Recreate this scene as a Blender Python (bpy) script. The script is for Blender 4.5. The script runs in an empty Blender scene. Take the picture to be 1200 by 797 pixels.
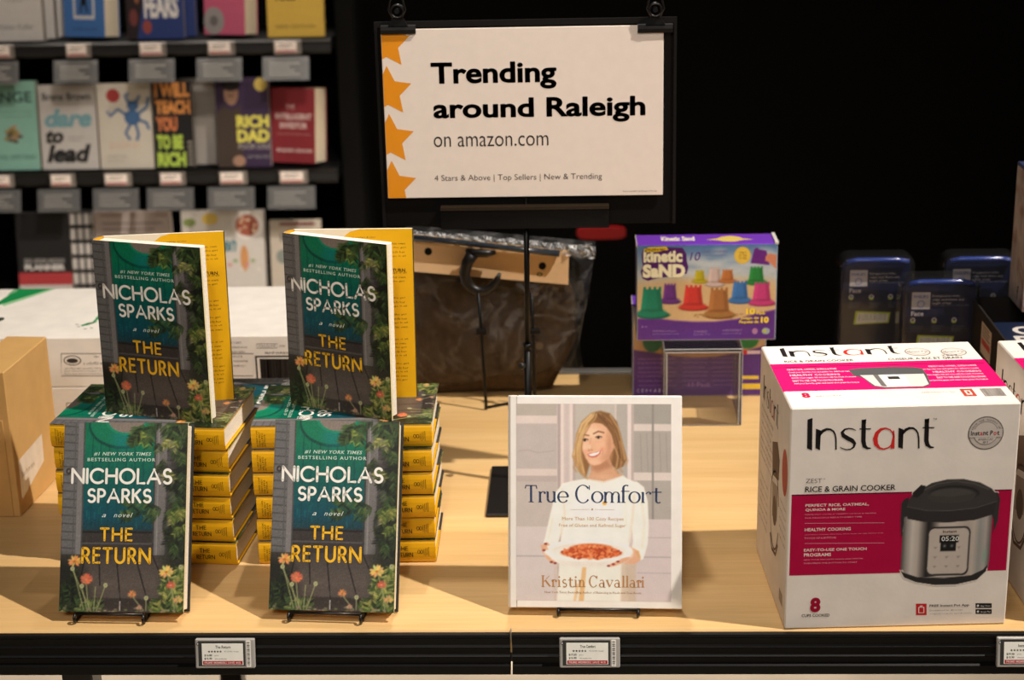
import bpy, math, random
import numpy as np
from mathutils import Vector, Matrix

scene = bpy.context.scene
# ------------------------------------------------------------------ camera
cam_data = bpy.data.cameras.new('camera')
cam = bpy.data.objects.new('camera', cam_data)
scene.collection.objects.link(cam)
scene.camera = cam
YAW, PITCH, ROLL = -0.0439, 0.3130, -0.0229
fw = Vector((math.sin(YAW) * math.cos(PITCH), math.cos(YAW) * math.cos(PITCH), -math.sin(PITCH)))
rt = Vector((math.cos(YAW), -math.sin(YAW), 0))
up = rt.cross(fw)
r2 = rt * math.cos(ROLL) + up * math.sin(ROLL)
u2 = up * math.cos(ROLL) - rt * math.sin(ROLL)
cam.matrix_world = Matrix(((r2.x, u2.x, -fw.x, 0.0), (r2.y, u2.y, -fw.y, -1.897), (r2.z, u2.z, -fw.z, 0.9926), (0, 0, 0, 1)))
cam_data.sensor_width = 36.0
cam_data.lens = 60.0
cam_data.clip_start = 0.05
cam_data.dof.use_dof = True
cam_data.dof.focus_distance = 2.16
cam_data.dof.aperture_fstop = 5.0

# ------------------------------------------------------------------ light
scene.view_settings.view_transform = 'Standard'
scene.view_settings.look = 'None'
scene.view_settings.gamma = 1.0
scene.view_settings.use_curve_mapping = False
scene.view_settings.exposure = 0.0
world = bpy.data.worlds.new('world')
scene.world = world
world.use_nodes = True
world.node_tree.nodes['Background'].inputs[0].default_value = (1.0, 0.9, 0.8, 1)
world.node_tree.nodes['Background'].inputs[1].default_value = 0.015

def aim(o, tgt):
    o.rotation_euler = (Vector(tgt) - o.location).to_track_quat('-Z', 'Y').to_euler()

def spot(name, loc, tgt, power, radius, angle, blend=0.4, col=(1.0, 0.915, 0.82)):
    d = bpy.data.lights.new(name, 'SPOT')
    d.energy = power; d.shadow_soft_size = radius; d.spot_size = math.radians(angle); d.spot_blend = blend; d.color = col
    o = bpy.data.objects.new(name, d); scene.collection.objects.link(o); o.location = loc; aim(o, tgt)
    return o

def area(name, loc, tgt, power, sx, sy, col=(1.0, 0.915, 0.82), spread=180):
    d = bpy.data.lights.new(name, 'AREA')
    d.shape = 'RECTANGLE'; d.size = sx; d.size_y = sy; d.energy = power; d.color = col; d.spread = math.radians(spread)
    o = bpy.data.objects.new(name, d); scene.collection.objects.link(o); o.location = loc; aim(o, tgt)
    return o

LIGHTS = [
 spot('track_spot_right', (2.40, -0.55, 4.30), (-0.15, 0.40, 0.0), 1200, 0.05, 42, 0.25),
 spot('track_spot_back', (-0.05, 2.15, 4.3), (-0.1, -0.05, 0.0), 340, 0.06, 18, 1.0),
 area('front_fill', (-0.4, -3.3, 2.8), (-0.1, 0.4, 0.2), 11, 2.4, 0.8, spread=75),  # soft fill added to brighten the front faces, no fixture of the store
 spot('sign_fill_spot', (-0.2, -2.6, 3.4), (-0.2, 0.35, 0.42), 130, 0.10, 20, 0.9),  # extra spot added to lift the sign and book covers
 spot('shelf_spot', (0.2, -0.4, 3.4), (-1.15, 2.3, 0.25), 300, 0.15, 26, 0.7),
 area('floor_light', (-0.3, 2.5, 1.6), (-0.3, 1.75, -0.75), 22, 2.6, 0.1, spread=36)]

# ------------------------------------------------------------------ helpers
def lin(c):
    c = c / 255.0
    return c / 12.92 if c <= 0.04045 else ((c + 0.055) / 1.055) ** 2.4
def C(r, g, b, k=1.0):
    return (min(lin(r) * k, 0.92), min(lin(g) * k, 0.92), min(lin(b) * k, 0.92), 1.0)
def lin_np(a, k=1.0):
    a = np.clip(a, 0, 255) / 255.0
    l = np.where(a <= 0.04045, a / 12.92, ((a + 0.055) / 1.055) ** 2.4)
    return np.clip(l * k, 0, 0.92)

MATS = {}
def mat(name, rough=0.5, spec=0.4, coat=0.0, metal=0.0, noise=0.06, nscale=60.0, bump=0.0, bscale=300.0):
    if name in MATS: return MATS[name]
    m = bpy.data.materials.new(name); m.use_nodes = True
    nt = m.node_tree; b = nt.nodes['Principled BSDF']
    at = nt.nodes.new('ShaderNodeAttribute'); at.attribute_name = 'Col'
    tc = nt.nodes.new('ShaderNodeTexCoord')
    nz = nt.nodes.new('ShaderNodeTexNoise'); nz.inputs['Scale'].default_value = nscale; nz.inputs['Detail'].default_value = 4
    nt.links.new(tc.outputs['Object'], nz.inputs['Vector'])
    mp = nt.nodes.new('ShaderNodeMapRange')
    mp.inputs['From Min'].default_value = 0.3; mp.inputs['From Max'].default_value = 0.7
    mp.inputs['To Min'].default_value = 1 - noise; mp.inputs['To Max'].default_value = 1 + noise
    nt.links.new(nz.outputs['Fac'], mp.inputs['Value'])
    mx = nt.nodes.new('ShaderNodeVectorMath'); mx.operation = 'SCALE'
    nt.links.new(at.outputs['Color'], mx.inputs[0]); nt.links.new(mp.outputs['Result'], mx.inputs['Scale'])
    nt.links.new(mx.outputs['Vector'], b.inputs['Base Color'])
    b.inputs['Roughness'].default_value = rough
    b.inputs['Specular IOR Level'].default_value = spec
    b.inputs['Coat Weight'].default_value = coat
    b.inputs['Coat Roughness'].default_value = 0.15
    b.inputs['Metallic'].default_value = metal
    if bump > 0:
        n2 = nt.nodes.new('ShaderNodeTexNoise'); n2.inputs['Scale'].default_value = bscale; n2.inputs['Detail'].default_value = 3
        nt.links.new(tc.outputs['Object'], n2.inputs['Vector'])
        bp = nt.nodes.new('ShaderNodeBump'); bp.inputs['Strength'].default_value = bump; bp.inputs['Distance'].default_value = 0.001
        nt.links.new(n2.outputs['Fac'], bp.inputs['Height']); nt.links.new(bp.outputs['Normal'], b.inputs['Normal'])
    MATS[name] = m
    return m

PAPER = mat('paper_print', 0.55, 0.3, 0.0, 0, 0.03)
JACKET = mat('jacket_print', 0.42, 0.3, 0.0, 0, 0.03)
GLOSS = mat('glossy_print', 0.3, 0.4, 0.0, 0, 0.02)
PAGES = mat('page_edges', 0.9, 0.1, 0, 0, 0.10, 400)
BOARD = mat('cloth_board', 0.7, 0.2, 0, 0, 0.06, 200)
CARTON = mat('carton_board', 0.75, 0.2, 0, 0, 0.05, 25, 0.12, 180)
BLACKP = mat('black_plastic', 0.38, 0.4, 0, 0, 0.05)
BLACKM = mat('black_metal', 0.33, 0.5, 0, 0, 0.05)
RAILP = mat('rail_plastic', 0.42, 0.22, 0, 0, 0.05)
DARKPANEL = mat('dark_panel', 0.7, 0.06, 0, 0, 0.1, 8)
STEEL = mat('steel', 0.35, 0.5, 0, 0.9, 0.04)
FABRIC = mat('garment_fabric', 0.9, 0.1, 0, 0, 0.2, 120, 0.4, 500)
SCREEN = mat('label_screen', 0.4, 0.3)
NAVY = mat('navy_card', 0.35, 0.35)

def clear_mat(name, tint, refl, rough, nscale=None, haze=0.0):
    m = bpy.data.materials.new(name); m.use_nodes = True
    nt = m.node_tree; nt.nodes.clear()
    out = nt.nodes.new('ShaderNodeOutputMaterial')
    tr = nt.nodes.new('ShaderNodeBsdfTransparent'); tr.inputs['Color'].default_value = tint
    gl = nt.nodes.new('ShaderNodeBsdfGlossy'); gl.inputs['Roughness'].default_value = rough
    df = nt.nodes.new('ShaderNodeBsdfDiffuse'); df.inputs['Color'].default_value = (0.8, 0.8, 0.8, 1)
    lw = nt.nodes.new('ShaderNodeLayerWeight'); lw.inputs['Blend'].default_value = refl
    mx = nt.nodes.new('ShaderNodeMixShader'); mx2 = nt.nodes.new('ShaderNodeMixShader')
    mx2.inputs['Fac'].default_value = haze
    nt.links.new(tr.outputs[0], mx2.inputs[1]); nt.links.new(df.outputs[0], mx2.inputs[2])
    nt.links.new(lw.outputs['Fresnel'], mx.inputs['Fac'])
    nt.links.new(mx2.outputs[0], mx.inputs[1]); nt.links.new(gl.outputs[0], mx.inputs[2])
    if nscale:
        tc = nt.nodes.new('ShaderNodeTexCoord'); nz = nt.nodes.new('ShaderNodeTexNoise')
        nz.inputs['Scale'].default_value = nscale; nz.inputs['Detail'].default_value = 5; nz.inputs['Distortion'].default_value = 1.5
        bp = nt.nodes.new('ShaderNodeBump'); bp.inputs['Strength'].default_value = 0.6; bp.inputs['Distance'].default_value = 0.01
        nt.links.new(tc.outputs['Object'], nz.inputs['Vector']); nt.links.new(nz.outputs['Fac'], bp.inputs['Height'])
        for n in (gl, lw, df): nt.links.new(bp.outputs['Normal'], n.inputs['Normal'])
    nt.links.new(mx.outputs[0], out.inputs['Surface'])
    MATS[name] = m
    return m
FILM = clear_mat('clear_film', (0.985, 0.98, 0.975, 1), 0.16, 0.13, 26, 0.035)
def crinkle(m, scale, base, peak):
    """crease highlights put into the film as pale haze along thin ridges"""
    nt = m.node_tree
    tc = nt.nodes.new('ShaderNodeTexCoord'); nz = nt.nodes.new('ShaderNodeTexNoise'); nz.inputs['Scale'].default_value = scale; nz.inputs['Detail'].default_value = 3; nz.inputs['Distortion'].default_value = 2.2
    sb = nt.nodes.new('ShaderNodeMath'); sb.operation = 'SUBTRACT'; sb.inputs[1].default_value = 0.5
    ab = nt.nodes.new('ShaderNodeMath'); ab.operation = 'ABSOLUTE'
    mr = nt.nodes.new('ShaderNodeMapRange'); mr.inputs['From Min'].default_value = 0.0; mr.inputs['From Max'].default_value = 0.05; mr.inputs['To Min'].default_value = peak; mr.inputs['To Max'].default_value = base
    L = nt.links.new; L(tc.outputs['Object'], nz.inputs['Vector']); L(nz.outputs['Fac'], sb.inputs[0]); L(sb.outputs[0], ab.inputs[0]); L(ab.outputs[0], mr.inputs['Value'])
    for n in nt.nodes:
        if n.type == 'MIX_SHADER' and not n.inputs['Fac'].is_linked: L(mr.outputs['Result'], n.inputs['Fac'])
crinkle(FILM, 8, 0.02, 0.085)
SEAL = clear_mat('film_seal', (0.95, 0.95, 0.95, 1), 0.3, 0.18, 60, 0.25); crinkle(SEAL, 40, 0.16, 0.75)  # lit whiteness of the crumpled top film mixed in as haze
ACRYLIC = clear_mat('clear_acrylic', (0.985, 0.985, 0.985, 1), 0.10, 0.05, None, 0.012)
ACRYLIC_EDGE = clear_mat('acrylic_edge', (0.9, 0.9, 0.9, 1), 0.35, 0.2, None, 0.5)  # edge highlights of the plates put in as white haze
BLISTER = clear_mat('clear_blister', (0.93, 0.94, 0.96, 1), 0.28, 0.08, None, 0.01)
HOLDER = clear_mat('label_sleeve', (0.85, 0.84, 0.82, 1), 0.3, 0.25, None, 0.08)

def wood_mat():
    m = bpy.data.materials.new('maple_wood'); m.use_nodes = True
    nt = m.node_tree; b = nt.nodes['Principled BSDF']
    tc = nt.nodes.new('ShaderNodeTexCoord')
    mp = nt.nodes.new('ShaderNodeMapping'); mp.inputs['Scale'].default_value = (1.2, 22, 1)
    nz = nt.nodes.new('ShaderNodeTexNoise'); nz.inputs['Scale'].default_value = 1.6; nz.inputs['Detail'].default_value = 7; nz.inputs['Distortion'].default_value = 0.7
    cr = nt.nodes.new('ShaderNodeValToRGB')
    cr.color_ramp.elements[0].position = 0.30; cr.color_ramp.elements[0].color = C(212, 172, 114)
    cr.color_ramp.elements[1].position = 0.70; cr.color_ramp.elements[1].color = C(221, 184, 128)
    mp2 = nt.nodes.new('ShaderNodeMapping'); mp2.inputs['Scale'].default_value = (6, 220, 1)
    n2 = nt.nodes.new('ShaderNodeTexNoise'); n2.inputs['Scale'].default_value = 2.0; n2.inputs['Detail'].default_value = 3
    mr = nt.nodes.new('ShaderNodeMapRange'); mr.inputs['From Min'].default_value = 0.3; mr.inputs['From Max'].default_value = 0.7
    mr.inputs['To Min'].default_value = 0.93; mr.inputs['To Max'].default_value = 1.05
    vm = nt.nodes.new('ShaderNodeVectorMath'); vm.operation = 'SCALE'
    L = nt.links.new
    L(tc.outputs['Object'], mp.inputs['Vector']); L(mp.outputs['Vector'], nz.inputs['Vector']); L(nz.outputs['Fac'], cr.inputs['Fac'])
    L(tc.outputs['Object'], mp2.inputs['Vector']); L(mp2.outputs['Vector'], n2.inputs['Vector']); L(n2.outputs['Fac'], mr.inputs['Value'])
    L(cr.outputs['Color'], vm.inputs[0]); L(mr.outputs['Result'], vm.inputs['Scale']); L(vm.outputs['Vector'], b.inputs['Base Color'])
    b.inputs['Roughness'].default_value = 0.45; b.inputs['Specular IOR Level'].default_value = 0.3
    return m
WOOD = wood_mat()

class Fr:
    """a flat sheet in space: origin, right, up, outward normal"""
    def __init__(s, O, U, V, off=0.0):
        s.O = Vector(O); s.U = Vector(U).normalized(); s.V = Vector(V).normalized(); s.N = s.U.cross(s.V); s.off = off
    def p(s, u, v, l=0.0):
        return s.O + s.U * u + s.V * v + s.N * (s.off + l * 0.00012)

class Hm:
    """plane-to-plane map from layout coordinates (TL, TR, BR, BL) to a w x h sheet"""
    def __init__(s, src, w, h):
        dst = [(0, h), (w, h), (w, 0), (0, 0)]
        A = []; B = []
        for (x, y), (u, v) in zip(src, dst):
            A.append([x, y, 1, 0, 0, 0, -u * x, -u * y]); B.append(u)
            A.append([0, 0, 0, x, y, 1, -v * x, -v * y]); B.append(v)
        s.m = np.append(np.linalg.solve(np.array(A, float), np.array(B, float)), 1).reshape(3, 3)
    def __call__(s, x, y):
        q = s.m @ np.array([x, y, 1.0]); return (q[0] / q[2], q[1] / q[2])

TXT = {}
def glyphs(s, weight=0.0, shear=0.0, spacing=1.0, res=3):
    k = (s, weight, shear, spacing, res)
    if k in TXT: return TXT[k]
    cu = bpy.data.curves.new('t', 'FONT'); cu.body = s; cu.offset = weight; cu.shear = shear
    cu.space_character = spacing; cu.resolution_u = res; cu.fill_mode = 'FRONT'
    ob = bpy.data.objects.new('t', cu); scene.collection.objects.link(ob)
    dg = bpy.context.evaluated_depsgraph_get(); dg.update()
    me = bpy.data.meshes.new_from_object(ob.evaluated_get(dg))
    vs = np.array([v.co[:2] for v in me.vertices]); fs = [tuple(p.vertices) for p in me.polygons]
    bpy.data.objects.remove(ob); bpy.data.curves.remove(cu); bpy.data.meshes.remove(me)
    mn = vs.min(0); mx = vs.max(0)
    TXT[k] = ((vs - mn) / np.maximum(mx - mn, 1e-6), fs, (mx - mn)[0] / (mx - mn)[1])
    return TXT[k]

class MB:
    def __init__(s): s.v = []; s.f = []; s.c = []; s.m = []; s.sm = []
    def face(s, pts, col, m=0, sm=False):
        n = len(s.v); s.v.extend(tuple(p) for p in pts); s.f.append(tuple(range(n, n + len(pts)))); s.c.append(col); s.m.append(m); s.sm.append(sm)
    def box(s, x0, y0, z0, x1, y1, z1, col, m=0, ch=0.0, M=None):
        """box with chamfered edges; col may be a dict of faces"""
        def cf(k): return col.get(k, col.get('*')) if isinstance(col, dict) else col
        P = {}
        n = len(s.v)
        if ch <= 0:
            q = [(x, y, z) for z in (z0, z1) for y in (y0, y1) for x in (x0, x1)]
            if M: q = [tuple(M @ Vector(a)) for a in q]
            s.v.extend(q)
            for k, f in (('-z', (0, 2, 3, 1)), ('+z', (4, 5, 7, 6)), ('-y', (0, 1, 5, 4)), ('+y', (2, 6, 7, 3)), ('-x', (0, 4, 6, 2)), ('+x', (1, 3, 7, 5))):
                s.f.append(tuple(n + i for i in f)); s.c.append(cf(k)); s.m.append(m); s.sm.append(False)
            return
        idx = {}
        for i, x in enumerate((x0, x1)):
            for j, y in enumerate((y0, y1)):
                for k, z in enumerate((z0, z1)):
                    sx, sy, sz = (1, -1)[i], (1, -1)[j], (1, -1)[k]
                    for ax, q in ((0, (x, y + sy * ch, z + sz * ch)), (1, (x + sx * ch, y, z + sz * ch)), (2, (x + sx * ch, y + sy * ch, z))):
                        idx[i, j, k, ax] = len(s.v)
                        s.v.append(tuple(M @ Vector(q)) if M else q)
        def add(f, k): s.f.append(tuple(idx[a] for a in f)); s.c.append(cf(k)); s.m.append(m); s.sm.append(False)
        add([(0,0,0,0),(0,0,1,0),(0,1,1,0),(0,1,0,0)], '-x'); add([(1,0,0,0),(1,1,0,0),(1,1,1,0),(1,0,1,0)], '+x')
        add([(0,0,0,1),(1,0,0,1),(1,0,1,1),(0,0,1,1)], '-y'); add([(0,1,0,1),(0,1,1,1),(1,1,1,1),(1,1,0,1)], '+y')
        add([(0,0,0,2),(0,1,0,2),(1,1,0,2),(1,0,0,2)], '-z'); add([(0,0,1,2),(1,0,1,2),(1,1,1,2),(0,1,1,2)], '+z')
        for a in (0, 1):
            for b in (0, 1):
                add([(0,a,b,1),(1,a,b,1),(1,a,b,2),(0,a,b,2)][::(1 if a != b else -1)], '+z' if b else ('-y' if a == 0 else '+y'))
                add([(a,0,b,0),(a,1,b,0),(a,1,b,2),(a,0,b,2)][::(-1 if a != b else 1)], '+z' if b else ('-x' if a == 0 else '+x'))
                add([(a,b,0,0),(a,b,1,0),(a,b,1,1),(a,b,0,1)][::(1 if a != b else -1)], '-y' if b == 0 else '+y')
                for c in (0, 1):
                    f = [(a,b,c,0),(a,b,c,1),(a,b,c,2)]
                    add(f if (a + b + c) % 2 == 0 else f[::-1], '+z' if c else '-y')
    def tube(s, pts, r, col, m=0, n=8, closed=False):
        pts = [Vector(p) for p in pts]; N = len(pts)
        rings = []; prev = None
        for i, p in enumerate(pts):
            if closed: t = (pts[(i + 1) % N] - pts[i - 1])
            else: t = (pts[min(i + 1, N - 1)] - pts[max(i - 1, 0)])
            t.normalize()
            if prev is None:
                a = Vector((0, 0, 1)) if abs(t.z) < 0.9 else Vector((1, 0, 0))
                prev = (a - t * a.dot(t)).normalized()
            else: prev = (prev - t * prev.dot(t)).normalized()
            b = t.cross(prev); rr = r[i] if isinstance(r, (list, tuple)) else r
            ring = []
            for k in range(n):
                an = 2 * math.pi * k / n
                ring.append(len(s.v)); s.v.append(tuple(p + (prev * math.cos(an) + b * math.sin(an)) * rr))
            rings.append(ring)
        for i in range(N if closed else N - 1):
            A, B = rings[i], rings[(i + 1) % N]
            for k in range(n):
                s.f.append((A[k], A[(k + 1) % n], B[(k + 1) % n], B[k])); s.c.append(col); s.m.append(m); s.sm.append(True)
        if not closed:
            s.f.append(tuple(rings[0][::-1])); s.f.append(tuple(rings[-1])); s.c += [col, col]; s.m += [m, m]; s.sm += [False, False]
    def prism(s, prof, a, b, axis, col, m=0, sm=False):
        """profile of (p, q) pairs swept along an axis ('x': p=y q=z, 'y': p=x q=z, 'z': p=x q=y)"""
        def P(p, q, t): return {'x': (t, p, q), 'y': (p, t, q), 'z': (p, q, t)}[axis]
        n = len(s.v); k = len(prof)
        for t in (a, b): s.v.extend(P(p, q, t) for p, q in prof)
        ar = sum(prof[i][0] * prof[(i + 1) % k][1] - prof[(i + 1) % k][0] * prof[i][1] for i in range(k))
        fl = (ar > 0) ^ (axis == 'y')
        for i in range(k):
            j = (i + 1) % k
            f = (n + i, n + j, n + k + j, n + k + i)
            s.f.append(f if fl else f[::-1]); s.c.append(col); s.m.append(m); s.sm.append(sm)
        e0 = tuple(range(n, n + k)); e1 = tuple(range(n + k, n + 2 * k))
        s.f.append(e0[::-1] if fl else e0); s.f.append(e1 if fl else e1[::-1]); s.c += [col, col]; s.m += [m, m]; s.sm += [False, False]
    # flat print
    def poly(s, fr, pts, col, l=1, m=0):
        ar = sum(pts[i][0] * pts[(i + 1) % len(pts)][1] - pts[(i + 1) % len(pts)][0] * pts[i][1] for i in range(len(pts)))
        if ar < 0: pts = pts[::-1]
        s.face([fr.p(u, v, l) for u, v in pts], col, m)
    def rect(s, fr, u0, v0, u1, v1, col, l=1, m=0):
        s.poly(fr, [(u0, v0), (u1, v0), (u1, v1), (u0, v1)], col, l, m)
    def ell(s, fr, u, v, ru, rv, col, l=1, m=0, n=28, a0=0, a1=360):
        s.poly(fr, [(u + ru * math.cos(math.radians(a0 + (a1 - a0) * i / n)), v + rv * math.sin(math.radians(a0 + (a1 - a0) * i / n))) for i in range(n if a1 - a0 >= 360 else n + 1)], col, l, m)
    def stroke(s, fr, pts, w, col, l=1, m=0):
        """ribbon; w is one width or one per point"""
        n = len(pts)
        L = []; Rr = []
        for i in range(n):
            a = np.array(pts[max(i - 1, 0)]); b = np.array(pts[min(i + 1, n - 1)]); t = b - a; t = t / (np.linalg.norm(t) + 1e-12)
            ww = (w[i] if isinstance(w, (list, tuple, np.ndarray)) else w) / 2
            q = np.array(pts[i]); nn = np.array([-t[1], t[0]])
            L.append(q + nn * ww); Rr.append(q - nn * ww)
        for i in range(n - 1):
            s.poly(fr, [tuple(Rr[i]), tuple(Rr[i + 1]), tuple(L[i + 1]), tuple(L[i])], col, l, m)
    def text(s, fr, t, u0, v0, u1, v1, col, l=2, m=0, weight=0.0, shear=0.0, spacing=1.0, res=3):
        vs, fs, _ = glyphs(t, weight, shear, spacing, res)
        n = len(s.v)
        s.v.extend(tuple(fr.p(u0 + a * (u1 - u0), v0 + b * (v1 - v0), l)) for a, b in vs)
        for f in fs: s.f.append(tuple(n + i for i in f)); s.c.append(col); s.m.append(m); s.sm.append(False)
    def bold(s, fr, t, u0, v0, u1, v1, col, d, l=2, **k):
        for dx, dy in ((0, 0), (d, 0), (-d, 0), (0, d * .7), (0, -d * .7), (d * .7, d * .5), (-d * .7, d * .5), (d * .7, -d * .5), (-d * .7, -d * .5)):
            s.text(fr, t, u0 + d + dx, v0 + d * .7 + dy, u1 - d + dx, v1 - d * .7 + dy, col, l, **k)
    def raster(s, fr, u0, v0, u1, v1, img, l=1, m=0, mask=None, k=1.0):
        """img: (ny, nx, 3) sRGB 0..255 samples, top row first"""
        ny, nx = img.shape[:2]; li = lin_np(img, k); n = len(s.v)
        for j in range(ny):
            for i in range(nx):
                p = fr.p(u0 + (u1 - u0) * i / (nx - 1), v1 - (v1 - v0) * j / (ny - 1), l)
                s.v.append(tuple(p))
        cl = [[(float(a[0]), float(a[1]), float(a[2]), 1.0) for a in row] for row in li]
        for j in range(ny - 1):
            for i in range(nx - 1):
                if mask is not None and not mask[j:j + 2, i:i + 2].any(): continue
                a = n + j * nx + i
                s.f.append((a + nx, a + nx + 1, a + 1, a)); s.c.append([cl[j + 1][i], cl[j + 1][i + 1], cl[j][i + 1], cl[j][i]]); s.m.append(m); s.sm.append(False)
    def build(s, name, mats, parent=None, loc=None, rot=None):
        me = bpy.data.meshes.new(name)
        me.from_pydata(s.v, [], s.f)
        if not isinstance(mats, (list, tuple)): mats = [mats]
        for m in mats: me.materials.append(m)
        me.polygons.foreach_set('material_index', s.m)
        me.polygons.foreach_set('use_smooth', s.sm)
        at = me.color_attributes.new('Col', 'FLOAT_COLOR', 'CORNER')
        buf = []
        for f, c in zip(s.f, s.c):
            if isinstance(c, list):
                for q in c: buf.extend(q)
            else: buf.extend(tuple(c) * len(f))
        at.data.foreach_set('color', buf)
        me.update()
        o = bpy.data.objects.new(name, me); scene.collection.objects.link(o)
        if parent: o.parent = parent
        if loc: o.location = loc
        if rot: o.rotation_euler = rot
        return o

def tag(o, label, cat, group=None, kind=None):
    o['label'] = label; o['category'] = cat
    if group: o['group'] = group
    if kind: o['kind'] = kind
    return o
def thing(name, label, cat, loc=(0, 0, 0), rot=(0, 0, 0), group=None):
    o = bpy.data.objects.new(name, None); scene.collection.objects.link(o)
    o.empty_display_size = 0.02; o.location = loc; o.rotation_euler = rot
    return tag(o, label, cat, group)
def dup(root, label, loc=None, rot=None, group=None):
    r = root.copy(); scene.collection.objects.link(r)
    for ch in list(root.children):
        c = ch.copy(); scene.collection.objects.link(c); c.parent = r; c.matrix_parent_inverse = ch.matrix_parent_inverse.copy()
        for g in ch.children:
            d = g.copy(); scene.collection.objects.link(d); d.parent = c; d.matrix_parent_inverse = g.matrix_parent_inverse.copy()
    if loc is not None: r.location = loc
    if rot is not None: r.rotation_euler = rot
    r['label'] = label
    if group: r['group'] = group
    return r
def structure(o):
    o['kind'] = 'structure'; return o

class Paint:
    """a small painter for printed pictures; coordinates x0..x1, y0..y1 (y down)"""
    def __init__(s, x0, y0, x1, y1, nx, ny, bg, seed=1):
        s.X, s.Y = np.meshgrid(np.linspace(x0, x1, nx), np.linspace(y0, y1, ny))
        s.img = np.zeros((ny, nx, 3)); s.img[:] = bg; s.px = (x1 - x0) / (nx - 1); s.touch = np.zeros((ny, nx), bool); s.rng = np.random.RandomState(seed)
    def mix(s, a, col):
        s.touch |= np.asarray(a) > 0.03; a = np.clip(a, 0, 1)[..., None]; s.img = s.img * (1 - a) + np.array(col, float) * a
    def rect(s, x0, y0, x1, y1, col, a=1.0, soft=None):
        q = soft or s.px
        m = np.minimum.reduce([(s.X - x0) / q + .5, (x1 - s.X) / q + .5, (s.Y - y0) / q + .5, (y1 - s.Y) / q + .5]); s.mix(np.clip(m, 0, 1) * a, col)
    def ell(s, cx, cy, rx, ry, col, a=1.0, soft=None, rot=0):
        c, n = math.cos(rot), math.sin(rot); dx, dy = s.X - cx, s.Y - cy
        d = np.sqrt(((dx * c + dy * n) / rx) ** 2 + ((-dx * n + dy * c) / ry) ** 2)
        q = soft or s.px; s.mix(np.clip((1 - d) * min(rx, ry) / q + .5, 0, 1) * a, col)
    def line(s, pts, w, col, a=1.0, soft=None):
        D = np.full(s.X.shape, 1e9)
        for (xa, ya), (xb, yb) in zip(pts[:-1], pts[1:]):
            L2 = (xb - xa) ** 2 + (yb - ya) ** 2 + 1e-9
            t = np.clip(((s.X - xa) * (xb - xa) + (s.Y - ya) * (yb - ya)) / L2, 0, 1)
            D = np.minimum(D, np.hypot(s.X - xa - t * (xb - xa), s.Y - ya - t * (yb - ya)))
        q = soft or s.px; s.mix(np.clip((w / 2 - D) / q + .5, 0, 1) * a, col)
    def poly(s, pts, col, a=1.0, soft=None):
        ins = np.zeros(s.X.shape, bool); D = np.full(s.X.shape, 1e9); n = len(pts)
        for i in range(n):
            xa, ya = pts[i]; xb, yb = pts[(i + 1) % n]
            cond = ((ya > s.Y) != (yb > s.Y)); xi = (xb - xa) * (s.Y - ya) / ((yb - ya) if yb != ya else 1e-9) + xa
            ins ^= cond & (s.X < xi)
            L2 = (xb - xa) ** 2 + (yb - ya) ** 2 + 1e-9
            t = np.clip(((s.X - xa) * (xb - xa) + (s.Y - ya) * (yb - ya)) / L2, 0, 1)
            D = np.minimum(D, np.hypot(s.X - xa - t * (xb - xa), s.Y - ya - t * (yb - ya)))
        q = soft or s.px; s.mix(np.clip(np.where(ins, D, -D) / q + .5, 0, 1) * a, col)
    def noise(s, amp, mask=None):
        n = s.rng.randn(*s.X.shape)[..., None] * amp; s.img = s.img + (n if mask is None else n * mask[..., None])
    def vgrad(s, x0, x1, stops):
        ys = [q[0] for q in stops]; m = ((s.X >= x0) & (s.X <= x1) & (s.Y >= ys[0]) & (s.Y <= ys[-1]))
        col = np.stack([np.interp(s.Y, ys, [q[1][k] for q in stops]) for k in range(3)], -1)
        s.img = np.where(m[..., None], col, s.img)
    def hgrad(s, mask, xs, cols):
        col = np.stack([np.interp(s.X, xs, [q[k] for q in cols]) for k in range(3)], -1); s.img = np.where(mask[..., None], col, s.img)

# ================================================================== the place
BK = C(14, 13, 12); BK2 = C(22, 20, 19); BK3 = C(34, 32, 30)
b = MB(); b.box(-3.2, -3.6, -0.80, 3.2, 3.0, -0.75, C(188, 172, 150)); structure(b.build('floor', mat('floor_concrete', 0.6, 0.3, 0, 0, 0.12, 6, 0.1, 40)))
b = MB(); b.box(-3.2, 2.78, -0.75, 3.2, 2.86, 2.4, C(5, 4, 4)); structure(b.build('wall_back', DARKPANEL))

# ---- display table
tb = thing('display_table', 'long light maple display table with black front edge under all the goods', 'table', (0, 0, -0.75))
TZ = 0.75
b = MB(); b.box(-1.7, 0.0, TZ - 0.032, 1.7, 0.968, TZ, (1, 1, 1, 1), ch=0.002); b.build('tabletop', WOOD, tb)
def rail_profile(z):
    return [(0.0, z - 0.0025), (-0.006, z - 0.003), (-0.007, z - 0.006), (-0.0035, z - 0.009), (-0.003, z - 0.018), (-0.0055, z - 0.0205), (-0.003, z - 0.023), (-0.003, z - 0.031), (-0.0055, z - 0.0335), (-0.003, z - 0.036), (-0.003, z - 0.044),
            (-0.007, z - 0.046), (-0.007, z - 0.057), (-0.004, z - 0.059), (0.012, z - 0.059), (0.012, z - 0.034), (0.0, z - 0.033)]
for xa, xb in ((-1.7, -0.0942), (-0.0918, 1.7)):
    b = MB(); b.prism(rail_profile(TZ), xa, xb, 'x', C(15, 14, 14)); b.build('front_rail', RAILP, tb)
b = MB(); b.box(-0.0938, -0.006, TZ - 0.010, -0.0922, 0.004, TZ + 0.0005, C(190, 185, 170)); b.build('joint_plate', STEEL, tb)
b = MB(); b.box(-1.7, 0.968, TZ - 0.05, 1.7, 0.990, TZ + 0.004, C(92, 90, 86), ch=0.002); b.build('back_rail', BLACKM, tb)
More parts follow.
